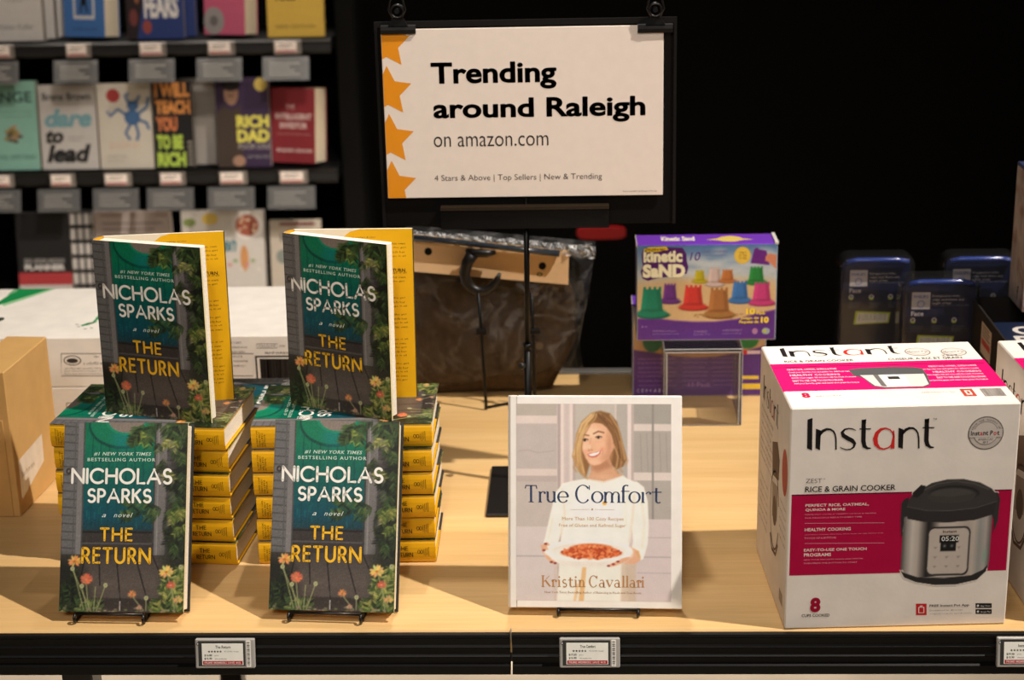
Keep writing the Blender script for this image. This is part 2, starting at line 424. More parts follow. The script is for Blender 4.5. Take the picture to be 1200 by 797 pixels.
b = MB(); b.box(-1.7, 0.05, TZ - 0.07, 1.7, 0.09, TZ - 0.033, BK); b.box(-1.7, 0.90, TZ - 0.07, 1.7, 0.94, TZ - 0.033, BK); b.build('frame_beam', BLACKM, tb)
for x, y in ((-0.68, 0.05), (1.3, 0.05), (-0.68, 0.90), (1.3, 0.90)):
    b = MB(); b.box(x, y, 0.0, x + 0.04, y + 0.04, TZ - 0.07, BK, ch=0.002); b.build('leg', BLACKM, tb)

# ---- price labels on the front rail
def price_label(x0, title, p1, label):
    t = thing('price_label', label, 'price label', (x0, -0.0135, -0.0425), (math.radians(-11), 0, 0), 'electronic price labels on the table edge')
    w, h = 0.0745, 0.0375
    b = MB(); b.box(0, -0.006, 0, w, 0.0, h, C(168, 164, 158), ch=0.0012)
    f = Fr((0, -0.006, 0), (1, 0, 0), (0, 0, 1))
    b.rect(f, 0.004, 0.003, w - 0.012, h - 0.0025, C(60, 58, 56), 1)
    b.ell(f, 0.0035, h - 0.006, 0.0016, 0.002, C(40, 40, 40), 2); b.ell(f, 0.0035, h - 0.006, 0.0008, 0.001, C(225, 225, 220), 3)
    b.build('housing', BLACKP, t)
    b = MB(); f = Fr((0.0085, -0.0064, 0.0045), (1, 0, 0), (0, 0, 1)); sw, sh = 0.0515, 0.0275
    b.box(0.0085, -0.0064, 0.0045, 0.0085 + sw, -0.0058, 0.0045 + sh, C(250, 244, 234))
    b.text(f, title, 0.017, 0.0212, 0.036, 0.0248, C(60, 58, 56), 1, weight=0.01)
    for i in range(5):
        cx = 0.009 + i * 0.0036
        pts = [(cx + (0.0017 if k % 2 == 0 else 0.0007) * math.sin(math.pi * k / 5), 0.0172 + (0.0017 if k % 2 == 0 else 0.0007) * math.cos(math.pi * k / 5)) for k in range(10)]
        b.poly(f, pts, C(40, 38, 36), 1)
    b.text(f, '4.5 (13,482 ratings)', 0.028, 0.0160, 0.046, 0.0182, C(130, 126, 120), 1, res=1)
    b.text(f, p1, 0.003, 0.0108, 0.0125, 0.0138, C(50, 48, 46), 1, weight=0.02, res=2); b.text(f, 'price', 0.016, 0.0108, 0.021, 0.0133, C(130, 126, 120), 1, res=1)
    b.text(f, '$15.90', 0.003, 0.0066, 0.0125, 0.0096, C(50, 48, 46), 1, weight=0.02, res=2); b.text(f, 'with membership', 0.016, 0.0066, 0.031, 0.0090, C(130, 126, 120), 1, res=1)
    b.rect(f, 0.001, 0.0006, sw - 0.001, 0.0052, C(178, 32, 40), 1)
    b.text(f, 'PRIME MEMBERS SAVE 40%', 0.003, 0.0014, sw - 0.003, 0.0044, C(232, 200, 196), 2, weight=0.02, res=1)
    b.build('screen', SCREEN, t)
    b = MB(); b.box(w - 0.0105, -0.0066, 0.002, w - 0.005, -0.0058, h - 0.002, C(245, 240, 232)); f = Fr((w - 0.0105, -0.0066, 0.002), (1, 0, 0), (0, 0, 1))
    for i in range(17): b.rect(f, 0.001, 0.002 + i * 0.0018, 0.0045, 0.002 + i * 0.0018 + (0.0010 if i % 3 else 0.0005), C(70, 68, 66), 1)
    b.build('barcode_strip', SCREEN, t)
    return t
price_label(-0.4855, 'The Return', '$16.80', 'electronic price label on the table edge below the leftmost leaning novel')
price_label(-0.0330, 'True Comfort', '$17.50', 'electronic price label on the table edge below the white cookbook')
price_label(0.5000, 'Instant Zest', '$39.90', 'electronic price label cut by the right edge of the photo below the rice cooker box')

# ---- bookshelf on the left behind the table
SY = 2.30
bs = thing('bookshelf', 'tall black bookshelf behind the table with face-out books', 'bookshelf', (-1.25, 2.45, -0.75))
def loc(m): return Matrix.Translation((1.25, -2.45, 0.75)) @ m
LM = Matrix.Translation((1.25, -2.45, 0.75))
b = MB(); b.box(-2.0, 2.60, -0.75, -0.62, 2.63, 1.3, C(7, 7, 7), M=LM); b.build('back_panel', DARKPANEL, bs)
b = MB(); b.box(-0.612, 2.37, -0.75, -0.562, 2.63, 1.3, C(16, 15, 14), ch=0.003, M=LM); b.build('side_panel', DARKPANEL, bs)
ROWS = (0.417, 0.092, -0.238)
for z in ROWS:
    b = MB(); b.box(-2.0, SY + 0.006, z - 0.03, -0.614, 2.598, z - 0.001, C(12, 12, 12), M=LM); sh = b.build('shelf', DARKPANEL, bs)
    b = MB(); b.prism([(SY + 0.006, z - 0.002), (SY - 0.004, z - 0.006), (SY - 0.002, z - 0.012), (SY - 0.008, z - 0.028), (SY - 0.004, z - 0.036), (SY + 0.006, z - 0.036)], -2.0, -0.614, 'x', C(24, 22, 20))
    b.v = [tuple(LM @ Vector(q)) for q in b.v]; b.build('shelf_rail', mat('satin_rail', 0.5, 0.18), sh)

def shelf_label(x, z, w, label):
    t = thing('shelf_label', label, 'price label', (x, SY - 0.010, z - 0.036), (0, 0, 0), 'small price labels on the bookshelf rails')
    b = MB(); b.box(0, -0.005, 0, w, 0, 0.034, C(120, 112, 104), ch=0.001); b.build('housing', BLACKP, t)
    b = MB(); b.box(0.004, -0.0062, 0.004, w - 0.011, -0.0052, 0.031, C(236, 222, 212)); f = Fr((0.004, -0.0062, 0.004), (1, 0, 0), (0, 0, 1))
    sw = w - 0.015
    b.rect(f, 0.001, 0.001, sw - 0.001, 0.006, C(150, 60, 62), 1); b.rect(f, 0.010, 0.019, sw - 0.01, 0.021, C(90, 86, 82), 1); b.rect(f, 0.004, 0.013, sw - 0.018, 0.0148, C(90, 86, 82), 1)
    b.build('screen', SCREEN, t)
    return t
def label_sleeve(x, z, w, label):
    t = thing('sign_sleeve', label, 'sign holder', (x, SY - 0.023, z - 0.096), (math.radians(-16), 0, 0), 'grey review cards hanging below the bookshelf rails')
    b = MB(); b.box(0, -0.003, 0, w, 0, 0.052, C(84, 79, 74), ch=0.0008); f = Fr((0.0, -0.003, 0), (1, 0, 0), (0, 0, 1))
    for i in range(4): b.rect(f, 0.012, 0.010 + i * 0.009, w * (0.82 - 0.12 * ((i * 7) % 3)), 0.0140 + i * 0.009, C(245, 240, 232), 1)
    b.build('review_card', PAPER, t)
    b = MB(); b.box(-0.004, -0.0052, -0.003, w + 0.004, -0.0042, 0.055, (1, 1, 1, 1)); b.build('clear_sleeve', HOLDER, t)
    return t
row_lab = [
 (ROWS[0], [(-1.465, 0.066), (-1.270, 0.063), (-1.087, 0.067), (-0.917, 0.068), (-0.753, 0.068)],
  ['below the far left pale grey book', 'below the blue book with the framed figure', 'below the dark blue fears book', 'below the pink book', 'below the yellow book']),
 (ROWS[1], [(-1.498, 0.062), (-1.343, 0.064), (-1.205, 0.070), (-1.064, 0.066), (-0.912, 0.071), (-0.760, 0.072)],
  ['below the mint green book', 'below the white dare to lead book', 'below the cream book with the blue creature', 'below the black and lime get-rich book', 'below the purple book with a man on it', 'below the dark red book'])]
row_sl = [
 (ROWS[0], [(-1.49, 0.095), (-1.300, 0.104), (-1.112, 0.108), (-0.943, 0.106), (-0.779, 0.108)]),
 (ROWS[1], [(-1.525, 0.10), (-1.375, 0.102), (-1.233, 0.110), (-1.095, 0.112), (-0.940, 0.112), (-0.788, 0.114)])]
for (z, xs, names), (z2, xs2) in zip(row_lab, row_sl):
    for (x, w), n in zip(xs, names): shelf_label(x, z, w, 'small price label on the bookshelf rail ' + n)
    for (x, w), n in zip(xs2, names): label_sleeve(x, z2, w, 'grey review card under the rail ' + n)

# ---- face-out books on the bookshelf
def shelf_book(name, label, cat, x0, w, h, z, depth, col, art, group, y=SY + 0.012, page=C(205, 190, 172), lean=7, turn=0):
    t = thing(name, label, cat, (x0, y, z + depth * math.sin(math.radians(lean))), (math.radians(-lean), 0, math.radians(-turn)), group)
    if turn: t.location.y += w * math.sin(math.radians(turn))
    b = MB(); b.box(0, 0, 0, w, 0.0012, h, col, ch=0.0003); f = Fr((0, 0, 0), (1, 0, 0), (0, 0, 1))
    b.box(0, 0.0012, 0, 0.0012, depth - 0.0012, h, col); b.box(0, depth - 0.0012, 0, w, depth, h, col)
    art(b, f, w, h); b.build('cover', PAPER, t)
    b = MB(); b.box(0.0014, 0.0014, 0.002, w - 0.002, depth - 0.0014, h - 0.002, page); b.build('page_block', PAGES, t)
    return t
def T(b, f, w, h, t, u0, v0, u1, v1, col, l=2, weight=0.0, shear=0.0, spacing=1.0):
    b.text(f, t, u0 * w, v0 * h, u1 * w, v1 * h, col, l, weight=weight, shear=shear, spacing=spacing)
def R_(b, f, w, h, u0, v0, u1, v1, col, l=1): b.rect(f, u0 * w, v0 * h, u1 * w, v1 * h, col, l)
G1, G2, G3 = 'face-out books on the top bookshelf row', 'face-out books on the middle bookshelf row', 'face-out books on the lower bookshelf row'
def D(r, g, b):      # slightly dulled inks of the shelf books
    m = .3 * r + .55 * g + .15 * b
    return C(r + (m - r) * .28, g + (m - g) * .28, b + (m - b) * .28, 1.05)
def art_a(b, f, w, h):
    T(b, f, w, h, 'the best advice', .30, .62, .80, .66, D(120, 112, 108)); T(b, f, w, h, 'a guide', .42, .40, .68, .43, D(120, 112, 108)); T(b, f, w, h, 'Helen Keller', .25, .12, .85, .18, D(120, 112, 108))
def art_b(b, f, w, h):
    R_(b, f, w, h, .24, .22, .76, .96, D(200, 195, 190)); R_(b, f, w, h, .29, .26, .71, .93, D(52, 104, 178), 2)
    b.ell(f, .5 * w, .55 * h, .07 * w, .17 * h, D(22, 20, 22), 3); b.ell(f, .50 * w, .78 * h, .05 * w, .05 * h, D(22, 20, 22), 3)
    b.stroke(f, [(.46 * w, .45 * h), (.42 * w, .30 * h)], .02 * w * 2, D(22, 20, 22), 4); b.stroke(f, [(.54 * w, .45 * h), (.58 * w, .30 * h)], .04 * w, D(22, 20, 22), 4)
    b.stroke(f, [(.46 * w, .66 * h), (.36 * w, .52 * h)], .035 * w, D(22, 20, 22), 4); b.stroke(f, [(.54 * w, .66 * h), (.64 * w, .76 * h)], .035 * w, D(22, 20, 22), 4)
    b.text(f, 'a true life in two worlds', .2 * w, .08 * h, .8 * w, .12 * h, D(30, 60, 110), 2); b.ell(f, .92 * w, .55 * h, .04 * w, .025 * h, D(220, 150, 120), 2)
def art_c(b, f, w, h):
    b.poly(f, [(0, 0), (.18 * w, 0), (.30 * w, .4 * h), (.28 * w, h), (0, h)], D(40, 24, 26), 1)
    b.ell(f, .2 * w, .55 * h, .05 * w, .14 * h, D(150, 80, 40), 2); b.ell(f, .36 * w, .14 * h, .08 * w, .08 * h, D(165, 60, 48), 2); b.ell(f, .13 * w, .25 * h, .07 * w, .1 * h, D(120, 46, 42), 2)
    T(b, f, w, h, 'FEAR', .18, .56, .78, .80, D(226, 190, 176), 4, .04); T(b, f, w, h, 'YOUR', .18, .80, .72, 1.0, D(226, 190, 176), 4, .04); T(b, f, w, h, 'FEARS', .32, .24, .92, .52, D(214, 206, 200), 4, .05)
def art_d(b, f, w, h):
    b.ell(f, .24 * w, .16 * h, .25 * w, .16 * h, D(150, 140, 136), 1); b.ell(f, .24 * w, .16 * h, .10 * w, .06 * h, D(110, 100, 98), 2); b.ell(f, .25 * w, .62 * h, .13 * w, .08 * h, D(228, 190, 110), 2)
    T(b, f, w, h, 'YOU ARE', .55, .60, .95, .66, D(240, 180, 170)); T(b, f, w, h, 'A BAD', .55, .50, .95, .56, D(240, 180, 90))
def art_e(b, f, w, h):
    T(b, f, w, h, 'Kids', .16, .42, .52, .56, D(40, 34, 26), 2, .03); T(b, f, w, h, 'THIS BOOK', .16, .66, .84, .76, D(40, 34, 26), 2, .03); T(b, f, w, h, 'NEW EDITION', .15, .10, .85, .14, D(120, 84, 20))
def art_g1(b, f, w, h):
    T(b, f, w, h, 'RANGE', .02, .76, .93, .88, D(30, 60, 54), 2, .02); T(b, f, w, h, 'why generalists triumph', .3, .64, .9, .67, D(70, 120, 104)); T(b, f, w, h, 'in a specialized world', .3, .59, .9, .62, D(70, 120, 104))
    for i in range(14):
        a = i * 2.4; rr = .035 + .10 * (i / 14); b.ell(f, (.56 + rr * math.cos(a)) * w, (.40 + rr * .8 * math.sin(a)) * h, .05 * w, .022 * h, [D(150, 120, 50), D(90, 80, 60), D(170, 130, 90)][i % 3], 2)
    T(b, f, w, h, 'DAVID EPSTEIN', .1, .12, .93, .17, D(40, 80, 70))
def art_g2(b, f, w, h):
    T(b, f, w, h, 'Brene Brown', .06, .82, .92, .91, D(50, 48, 46), 2, .02)
    T(b, f, w, h, 'dare', .08, .50, .92, .72, D(96, 148, 156), 2, .05, .25); T(b, f, w, h, 'to', .08, .31, .40, .48, D(34, 32, 32), 2, .05, .25); T(b, f, w, h, 'lead', .08, .08, .88, .30, D(34, 32, 32), 2, .05, .25)
    R_(b, f, w, h, .48, .38, .76, .39, D(130, 124, 120)); R_(b, f, w, h, .48, .34, .70, .35, D(130, 124, 120))
def art_g3(b, f, w, h):
    b.ell(f, .30 * w, .86 * h, .13 * w, .08 * h, D(178, 44, 42), 2); q = D(52, 96, 150)
    b.ell(f, .64 * w, .60 * h, .15 * w, .09 * h, q, 3); b.ell(f, .66 * w, .74 * h, .11 * w, .06 * h, q, 3)
    for pts in ([(.55, .62), (.38, .70), (.22, .62), (.18, .68)], [(.74, .64), (.92, .72), (.96, .84)], [(.60, .53), (.50, .42), (.58, .34)], [(.70, .53), (.74, .40), (.70, .33)], [(.72, .58), (.90, .54), (.94, .46)], [(.58, .78), (.52, .86), (.60, .88)], [(.72, .78), (.80, .86)]):
        b.stroke(f, [(u * w, v * h) for u, v in pts], .055 * w, q, 3)
    T(b, f, w, h, 'ZOOM IN', .18, .24, .74, .31, D(200, 150, 120), 2); T(b, f, w, h, 'A NEW STORY', .14, .13, .5, .16, D(140, 130, 120), 2); T(b, f, w, h, 'by one writer', .14, .08, .45, .11, D(140, 130, 120), 2)
def art_g4(b, f, w, h):
    o, g = D(224, 128, 40), D(168, 200, 40)
    T(b, f, w, h, 'I WILL', .05, .82, .95, .99, o, 2, .06); T(b, f, w, h, 'TEACH', .05, .63, .95, .79, o, 2, .06); T(b, f, w, h, 'YOU', .05, .43, .60, .60, D(214, 106, 44), 2, .06)
    T(b, f, w, h, 'TO BE', .05, .22, .72, .39, g, 2, .06); T(b, f, w, h, 'RICH', .05, .02, .78, .19, g, 2, .06)
    for i in range(6): R_(b, f, w, h, .84, .04 + i * .05, .96, .06 + i * .05, D(150, 140, 120))
def art_g5(b, f, w, h):
    b.ell(f, .30 * w, .92 * h, .17 * w, .07 * h, D(36, 26, 24), 3); b.ell(f, .30 * w, .82 * h, .135 * w, .125 * h, D(168, 118, 88), 2); b.ell(f, .29 * w, .80 * h, .06 * w, .012 * h, D(120, 74, 58), 3)
    b.poly(f, [(.0, .0), (0, .60), (.12, .70), (.30, .66), (.48, .70), (.52, .30), (.56, .0)] if False else [(0, 0), (0, .60 * h), (.14 * w, .70 * h), (.30 * w, .64 * h), (.46 * w, .68 * h), (.44 * w, .30 * h), (.52 * w, 0)], D(66, 50, 40), 2)
    b.ell(f, .40 * w, .07 * h, .12 * w, .06 * h, D(168, 118, 88), 3); b.ell(f, .86 * w, .92 * h, .12 * w, .075 * h, D(214, 180, 60), 2)
    T(b, f, w, h, 'RICH', .38, .44, .99, .58, D(222, 208, 50), 4, .05); T(b, f, w, h, 'DAD', .38, .28, .99, .42, D(222, 208, 50), 4, .05); T(b, f, w, h, 'POOR DAD', .40, .20, .99, .26, D(170, 160, 150), 4)
    T(b, f, w, h, 'WHAT THE RICH TEACH', .55, .10, .98, .13, D(150, 150, 140), 4)
def art_g6(b, f, w, h):
    q = D(214, 180, 172); T(b, f, w, h, 'THE', .34, .72, .54, .78, q); T(b, f, w, h, 'INTELLIGENT', .10, .58, .92, .66, q, 2, .03); T(b, f, w, h, 'INVESTOR', .20, .46, .82, .54, q, 2, .03)
    R_(b, f, w, h, .12, .38, .90, .39, D(170, 110, 104)); T(b, f, w, h, 'BENJAMIN GRAHAM', .12, .13, .92, .19, q, 2, .02)
def art_h1(b, f, w, h):
    T(b, f, w, h, 'BUSINESS', .12, .385, .88, .44, D(120, 116, 112), 2, .05); T(b, f, w, h, 'PLANNER', .12, .30, .88, .37, D(190, 184, 178), 2, .05); R_(b, f, w, h, 0, .12, 1, .27, D(180, 40, 44)); R_(b, f, w, h, 0, 0, 1, .12, D(176, 168, 160))
def art_h2(b, f, w, h):
    q = D(34, 33, 33)
    for i in range(3): R_(b, f, w, h, .22 + i * .3, 0, .32 + i * .3, 1, q, 1)
    for i in range(6): R_(b, f, w, h, 0, .08 + i * .18, 1, .13 + i * .18, q, 2)
def art_h3(b, f, w, h):
    for i in range(6): R_(b, f, w, h, .1, .84 - i * .07, .9 - .1 * (i % 3), .86 - i * .07, D(120, 108, 104))
def art_h4(b, f, w, h):
    b.ell(f, .80 * w, .82 * h, .19 * w, .17 * h, D(205, 195, 186), 1); b.ell(f, .80 * w, .82 * h, .14 * w, .13 * h, D(170, 76, 50), 2)
    for i in range(9): b.ell(f, (.80 + .09 * math.cos(i * 2.2)) * w, (.82 + .08 * math.sin(i * 1.7)) * h, .02 * w, .014 * h, D(220, 190, 150), 3)
    b.ell(f, .35 * w, .90 * h, .10 * w, .07 * h, D(214, 176, 50), 2); b.ell(f, .10 * w, .86 * h, .08 * w, .05 * h, D(120, 140, 60), 2)
    T(b, f, w, h, 'Kitchen', .12, .50, .66, .70, D(60, 120, 130), 2, .03, .3); b.ell(f, .75 * w, .42 * h, .05 * w, .16 * h, D(204, 130, 60), 2)
    for i in range(12): b.ell(f, (.15 + .07 * i) * w, (.34 + .06 * math.sin(i * 2.1)) * h, .03 * w, .02 * h, [D(206, 120, 120), D(120, 150, 80), D(200, 190, 180)][i % 3], 3)
def art_h5(b, f, w, h):
    R_(b, f, w, h, .2, .93, .9, .97, D(130, 40, 40)); b.ell(f, .25 * w, .5 * h, .14 * w, .10 * h, D(120, 128, 120)); T(b, f, w, h, 'HOME', .2, .70, .9, .82, D(110, 100, 92), 2, .02)
spec = [
 ('book', 'pale grey book at the far left of the top bookshelf row', -1.475, .145, .235, 0, .030, D(188, 180, 172), art_a, G1, C(120, 104, 92)),
 ('book', 'blue book with a framed dark figure on the top bookshelf row', -1.285, .113, .20, 0, .034, D(52, 108, 186), art_b, G1, C(214, 200, 178)),
 ('book', 'dark blue book with large pale FEARS lettering on the top bookshelf row', -1.120, .142, .21, 0, .028, D(30, 54, 128), art_c, G1, C(120, 116, 118)),
 ('book', 'pink book with a grey disc on the top bookshelf row', -0.933, .110, .21, 0, .045, D(214, 76, 112), art_d, G1, C(230, 214, 190)),
 ('book', 'yellow book at the right end of the top bookshelf row', -0.770, .139, .21, 0, .022, D(222, 170, 34), art_e, G1, C(200, 180, 140)),
 ('book', 'mint green book at the far left of the middle bookshelf row', -1.520, .147, .224, 1, .026, D(112, 172, 150), art_g1, G2, C(200, 186, 170)),
 ('book', 'white book reading dare to lead on the middle bookshelf row', -1.366, .144, .212, 1, .026, D(180, 172, 164), art_g2, G2, C(200, 186, 170)),
 ('book', 'cream book with a blue creature and red dot on the middle bookshelf row', -1.217, .136, .214, 1, .024, D(190, 178, 158), art_g3, G2, C(200, 186, 170)),
 ('book', 'black book with orange and lime lettering on the middle bookshelf row', -1.076, .099, .217, 1, .020, D(26, 24, 24), art_g4, G2, C(180, 166, 152)),
 ('book', 'dark purple book with a smiling man in a jacket on the middle bookshelf row', -0.917, .134, .224, 1, .026, D(58, 36, 72), art_g5, G2, C(190, 176, 158)),
 ('book', 'dark red book at the right end of the middle bookshelf row', -0.786, .119, .188, 1, .050, D(150, 32, 40), art_g6, G2, C(226, 206, 180)),
 ('planner', 'black planner with a red band on the lower bookshelf row', -1.462, .140, .215, 2, .022, D(28, 26, 26), art_h1, G3, C(190, 176, 160)),
 ('notebook', 'black and white plaid notebook behind the top left of the standing novel', -1.319, .060, .215, 2, .020, D(176, 168, 160), art_h2, G3, C(190, 176, 160)),
 ('book', 'pale pinkish book behind the left standing novel on the lower bookshelf row', -1.255, .195, .215, 2, .030, D(168, 150, 142), art_h3, G3, C(190, 176, 160)),
 ('cookbook', 'white cookbook with a pizza photograph on the lower bookshelf row', -1.030, .213, .213, 2, .026, D(190, 182, 172), art_h4, G3, C(190, 176, 160)),
 ('book', 'cream book beside the cookbook at the right end of the lower bookshelf row', -0.802, .130, .186, 2, .024, D(180, 166, 146), art_h5, G3, C(190, 176, 160)),
]
for n, l, x, w, h, r, d, col, art, g, pg in spec:
    tn = 14 if art in (art_b, art_d, art_g6) else 0
    shelf_book(n, l, 'book' if n != 'notebook' else 'notebook', x, w, h, ROWS[r], .075 if tn else d, col, art, g, page=C(236, 218, 188) if tn else pg, turn=tn)
def no_art(b, f, w, h): pass
# further copies standing behind some of them, seen by their page edges
for l, x, w, h, r, d, col, pg, n in [
    ('copy behind the pale grey book on the top bookshelf row', -1.470, .145, .235, 0, .030, D(188, 180, 172), C(96, 80, 70), 2),
    ('copy behind the dark blue fears book on the top bookshelf row', -1.113, .142, .21, 0, .028, D(30, 54, 128), C(110, 108, 114), 1),
    ('copy behind the black and lime book on the middle bookshelf row', -1.052, .115, .217, 1, .030, D(150, 140, 130), C(190, 176, 162), 2)]:
    for i in range(n):
        shelf_book('book', ('nearer ' if n > 1 and i == 0 else 'farther ' if n > 1 else '') + l, 'book', x + 0.014 * (i + 1), w, h * (0.99 - .01 * i), ROWS[r], d, col, no_art, 'stacked copies behind the face-out books', y=SY + 0.016 + (d + 0.003) * (i + 1), page=pg)

# red sign far behind, glimpsed between the bag and the sand box
b = MB(); prof = [(0.062 * math.copysign(abs(math.cos(a)) ** .5, math.cos(a)), 0.016 * math.copysign(abs(math.sin(a)) ** .6, math.sin(a))) for a in [i * math.pi / 16 for i in range(32)]]
b.prism(prof, 0.0, 0.012, 'y', C(112, 6, 10)); tag(b.build('red_sign', GLOSS, None, (0.048, 2.30, -0.085)), 'small rounded red sign in the dark between the bag and the sand box', 'sign')

# ================================================================== the novels
NW, NH, NT = 0.160, 0.239, 0.0332
def novel_cover():
    P = Paint(0, 0, 1, 1.494, 150, 222, (60, 56, 54), 3)
    H = 1.494
    def vy(v): return v * H
    # clapboard left
    P.rect(0, 0, .115, vy(.71), (104, 102, 102))
    for i in range(17): P.line([(0, vy(.02 + i * .043)), (.115, vy(.024 + i * .043))], .008, (66, 63, 64))
    P.rect(.09, 0, .10, vy(.71), (88, 86, 86)); P.rect(.115, 0, .172, vy(.71), (122, 119, 118)); P.rect(.160, 0, .172, vy(.71), (70, 68, 68))
    # teal door
    P.vgrad(.172, .735, [(0, (0, 100, 68)), (vy(.10), (2, 112, 80)), (vy(.25), (0, 96, 80)), (vy(.38), (0, 82, 84)), (vy(.50), (10, 72, 88)), (vy(.565), (24, 60, 70)), (vy(.58), (52, 48, 46)), (H, (52, 48, 46))])
    for x in (.235, .30, .37, .44, .51, .58, .65): P.line([(x, vy(.08)), (x, vy(.57))], .007, (0, 62, 60), .75)
    for i in range(90):
        x = .18 + .54 * P.rng.rand(); y = vy(.02 + .52 * P.rng.rand()); P.line([(x, y), (x, y + .05)], .006, (20, 140, 120) if P.rng.rand() > .5 else (0, 66, 70), .4)
    P.ell(.47, vy(.015), .27, vy(.125), (0, 60, 54), .9); P.ell(.47, vy(.008), .258, vy(.117), (4, 116, 82)); P.ell(.49, vy(.09), .10, vy(.05), (10, 120, 124), .6, .07)
    P.ell(.50, vy(-.008), .165, vy(.074), (16, 134, 100)); P.ell(.505, vy(-.016), .15, vy(.070), (132, 120, 110))
    P.ell(.045, vy(.26), .022, .024, (40, 36, 36)); P.ell(.045, vy(.26), .010, .012, (120, 112, 108))
    # lower door, right post and clapboard
    P.rect(.172, vy(.575), .735, vy(.70), (56, 51, 49)); P.rect(.172, vy(.636), .735, vy(.645), (82, 78, 76)); P.rect(.172, vy(.576), .735, vy(.585), (30, 27, 26))
    P.rect(.735, 0, .84, vy(.70), (112, 108, 106)); P.rect(.735, 0, .748, vy(.70), (60, 57, 56)); P.rect(.765, 0, .775, vy(.70), (140, 136, 134)); P.rect(.84, 0, 1, vy(.70), (74, 68, 70))
    for i in range(14): P.line([(.84, vy(.05 + i * .05)), (1, vy(.053 + i * .05))], .008, (50, 45, 48))
    # porch
    P.vgrad(0, 1, [(vy(.70), (68, 62, 57)), (vy(.85), (92, 82, 75)), (vy(.925), (84, 74, 68)), (vy(.93), (54, 47, 43)), (H, (66, 58, 52))])
    for a, c in (((.31, .70), (.325, .86)), ((.45, .70), (.50, .985)), ((.60, .70), (.72, .96)), ((.74, .70), (.90, .93)), ((.2, .70), (.15, .9))):
        P.line([(a[0], vy(a[1])), (c[0], vy(c[1]))], .009, (26, 22, 22))
    P.rect(.40, vy(.90), .80, vy(.925), (88, 80, 76), .5, .03); P.line([(.49, vy(.945)), (.49, vy(.99))], .01, (190, 180, 170))
    for i in range(60): P.line([(P.rng.rand(), vy(.71 + .28 * P.rng.rand()))] * 2 + [(P.rng.rand(), vy(.72))][:0], .02, (96, 86, 82), .25)
    P.ell(.02, vy(.88), .20, vy(.16), (24, 26, 20), .85, .12); P.ell(.98, vy(.80), .16, vy(.20), (30, 36, 24), .75, .10)
    # vines
    U = P.rng.uniform; Nn = P.rng.normal
    def sprig(x, y, ang, n, ln, cols, al=.9):
        """a twig with paired narrow leaves"""
        for i in range(n):
            t = i / n; px, py = x + ln * t * math.cos(ang), y + ln * t * math.sin(ang); q = ln / n * (1.5 - .7 * t)
            for sd in (-1, 1):
                aa = ang + sd * (.75 + .2 * U()); c = cols[P.rng.randint(len(cols))]; k = .75 + .45 * P.rng.rand()
                P.ell(px + q * .9 * math.cos(aa), py + q * .9 * math.sin(aa), q, q * .30, [min(255, z * k) for z in c], al, None, aa)
    dk = [(26, 32, 22), (34, 42, 26), (22, 26, 20), (40, 50, 30)]; gr = [(52, 74, 38), (66, 88, 44), (44, 62, 32), (84, 100, 54), (30, 40, 26)]; yl = [(140, 140, 70), (168, 160, 92), (116, 128, 58), (70, 86, 42)]
    P.poly([(.90, 0), (1, 0), (1, vy(.74)), (.88, vy(.74)), (.84, vy(.50)), (.88, vy(.2))], (44, 44, 38), .75, .06)
    for i in range(56): sprig(U(.86, 1.02), vy(U(0, .70)), U(.6, 2.2), 5, .12, dk)
    for i in range(18): sprig(U(.86, .98), vy(U(0, .66)), U(.8, 2.1), 5, .10, gr, .75)
    for i in range(11): sprig(U(.54, .97), vy(U(-.02, .03)), U(.8, 2.4), 5, .13, gr)
    for i in range(7): sprig(U(.56, .70), vy(U(.03, .07)), U(1.4, 2.5), 5, .11, gr + yl[2:])
    for i in range(9): sprig(U(.56, .80), vy(U(.42, .52)), U(2.2, 3.6), 5, .11, gr, .85)
    for i in range(4): sprig(U(.76, .84), vy(U(.10, .40)), U(1.2, 2.4), 4, .08, dk + gr, .8)
    for cx, cy in ((.86, .26), (.93, .46), (.97, .545), (.88, .10), (.86, .47)): 
        for q in range(2): sprig(cx + Nn(0, .02), vy(cy) + Nn(0, .01), U(.2, 2.6), 5, .09, yl)
    for q in range(10): P.ell(.85 + .05 * U(-1, 1), vy(.06 + .6 * U()), .025, .02, (112, 106, 106), .4, .02)
    # flowers
    stems = [((.09, .74), (.20, .99)), ((.21, .83), (.24, .99)), ((.10, .78), (.26, 1)), ((.18, .87), (.23, 1)), ((.37, .86), (.30, 1)), ((.29, .87), (.28, 1)), ((.58, .91), (.68, .99)), ((.70, .93), (.70, .99)), ((.86, .79), (.93, .95)), ((.90, .86), (.93, 1))]
    for i in range(16): sprig(U(-.02, .34), vy(1.0), U(-2.3, -.9), 5, .10, gr + [(120, 128, 74), (150, 150, 100)], .8)
    for i in range(14): sprig(U(.0, .16), vy(U(.84, 1.0)), U(-2.4, -.7), 5, .10, dk + gr[:1], .8)
    for i in range(26): sprig(U(.84, 1.0), vy(U(.80, 1.0)), U(-2.6, -.6), 5, .10, gr[:4] + yl + [(150, 156, 90)], .9)
    for i in range(14): sprig(U(.72, 1.0), vy(1.0), U(-2.4, -.8), 5, .11, yl + gr, .9)
    for a, c in stems: P.line([(a[0], vy(a[1])), (c[0], vy(c[1]))], .009, (150, 152, 104), .85)
    for i in range(26): P.ell(U(0, 1), vy(U(.978, 1.0)), .014, .008, [(140, 120, 104), (110, 120, 70), (160, 146, 110)][P.rng.randint(3)], .8)
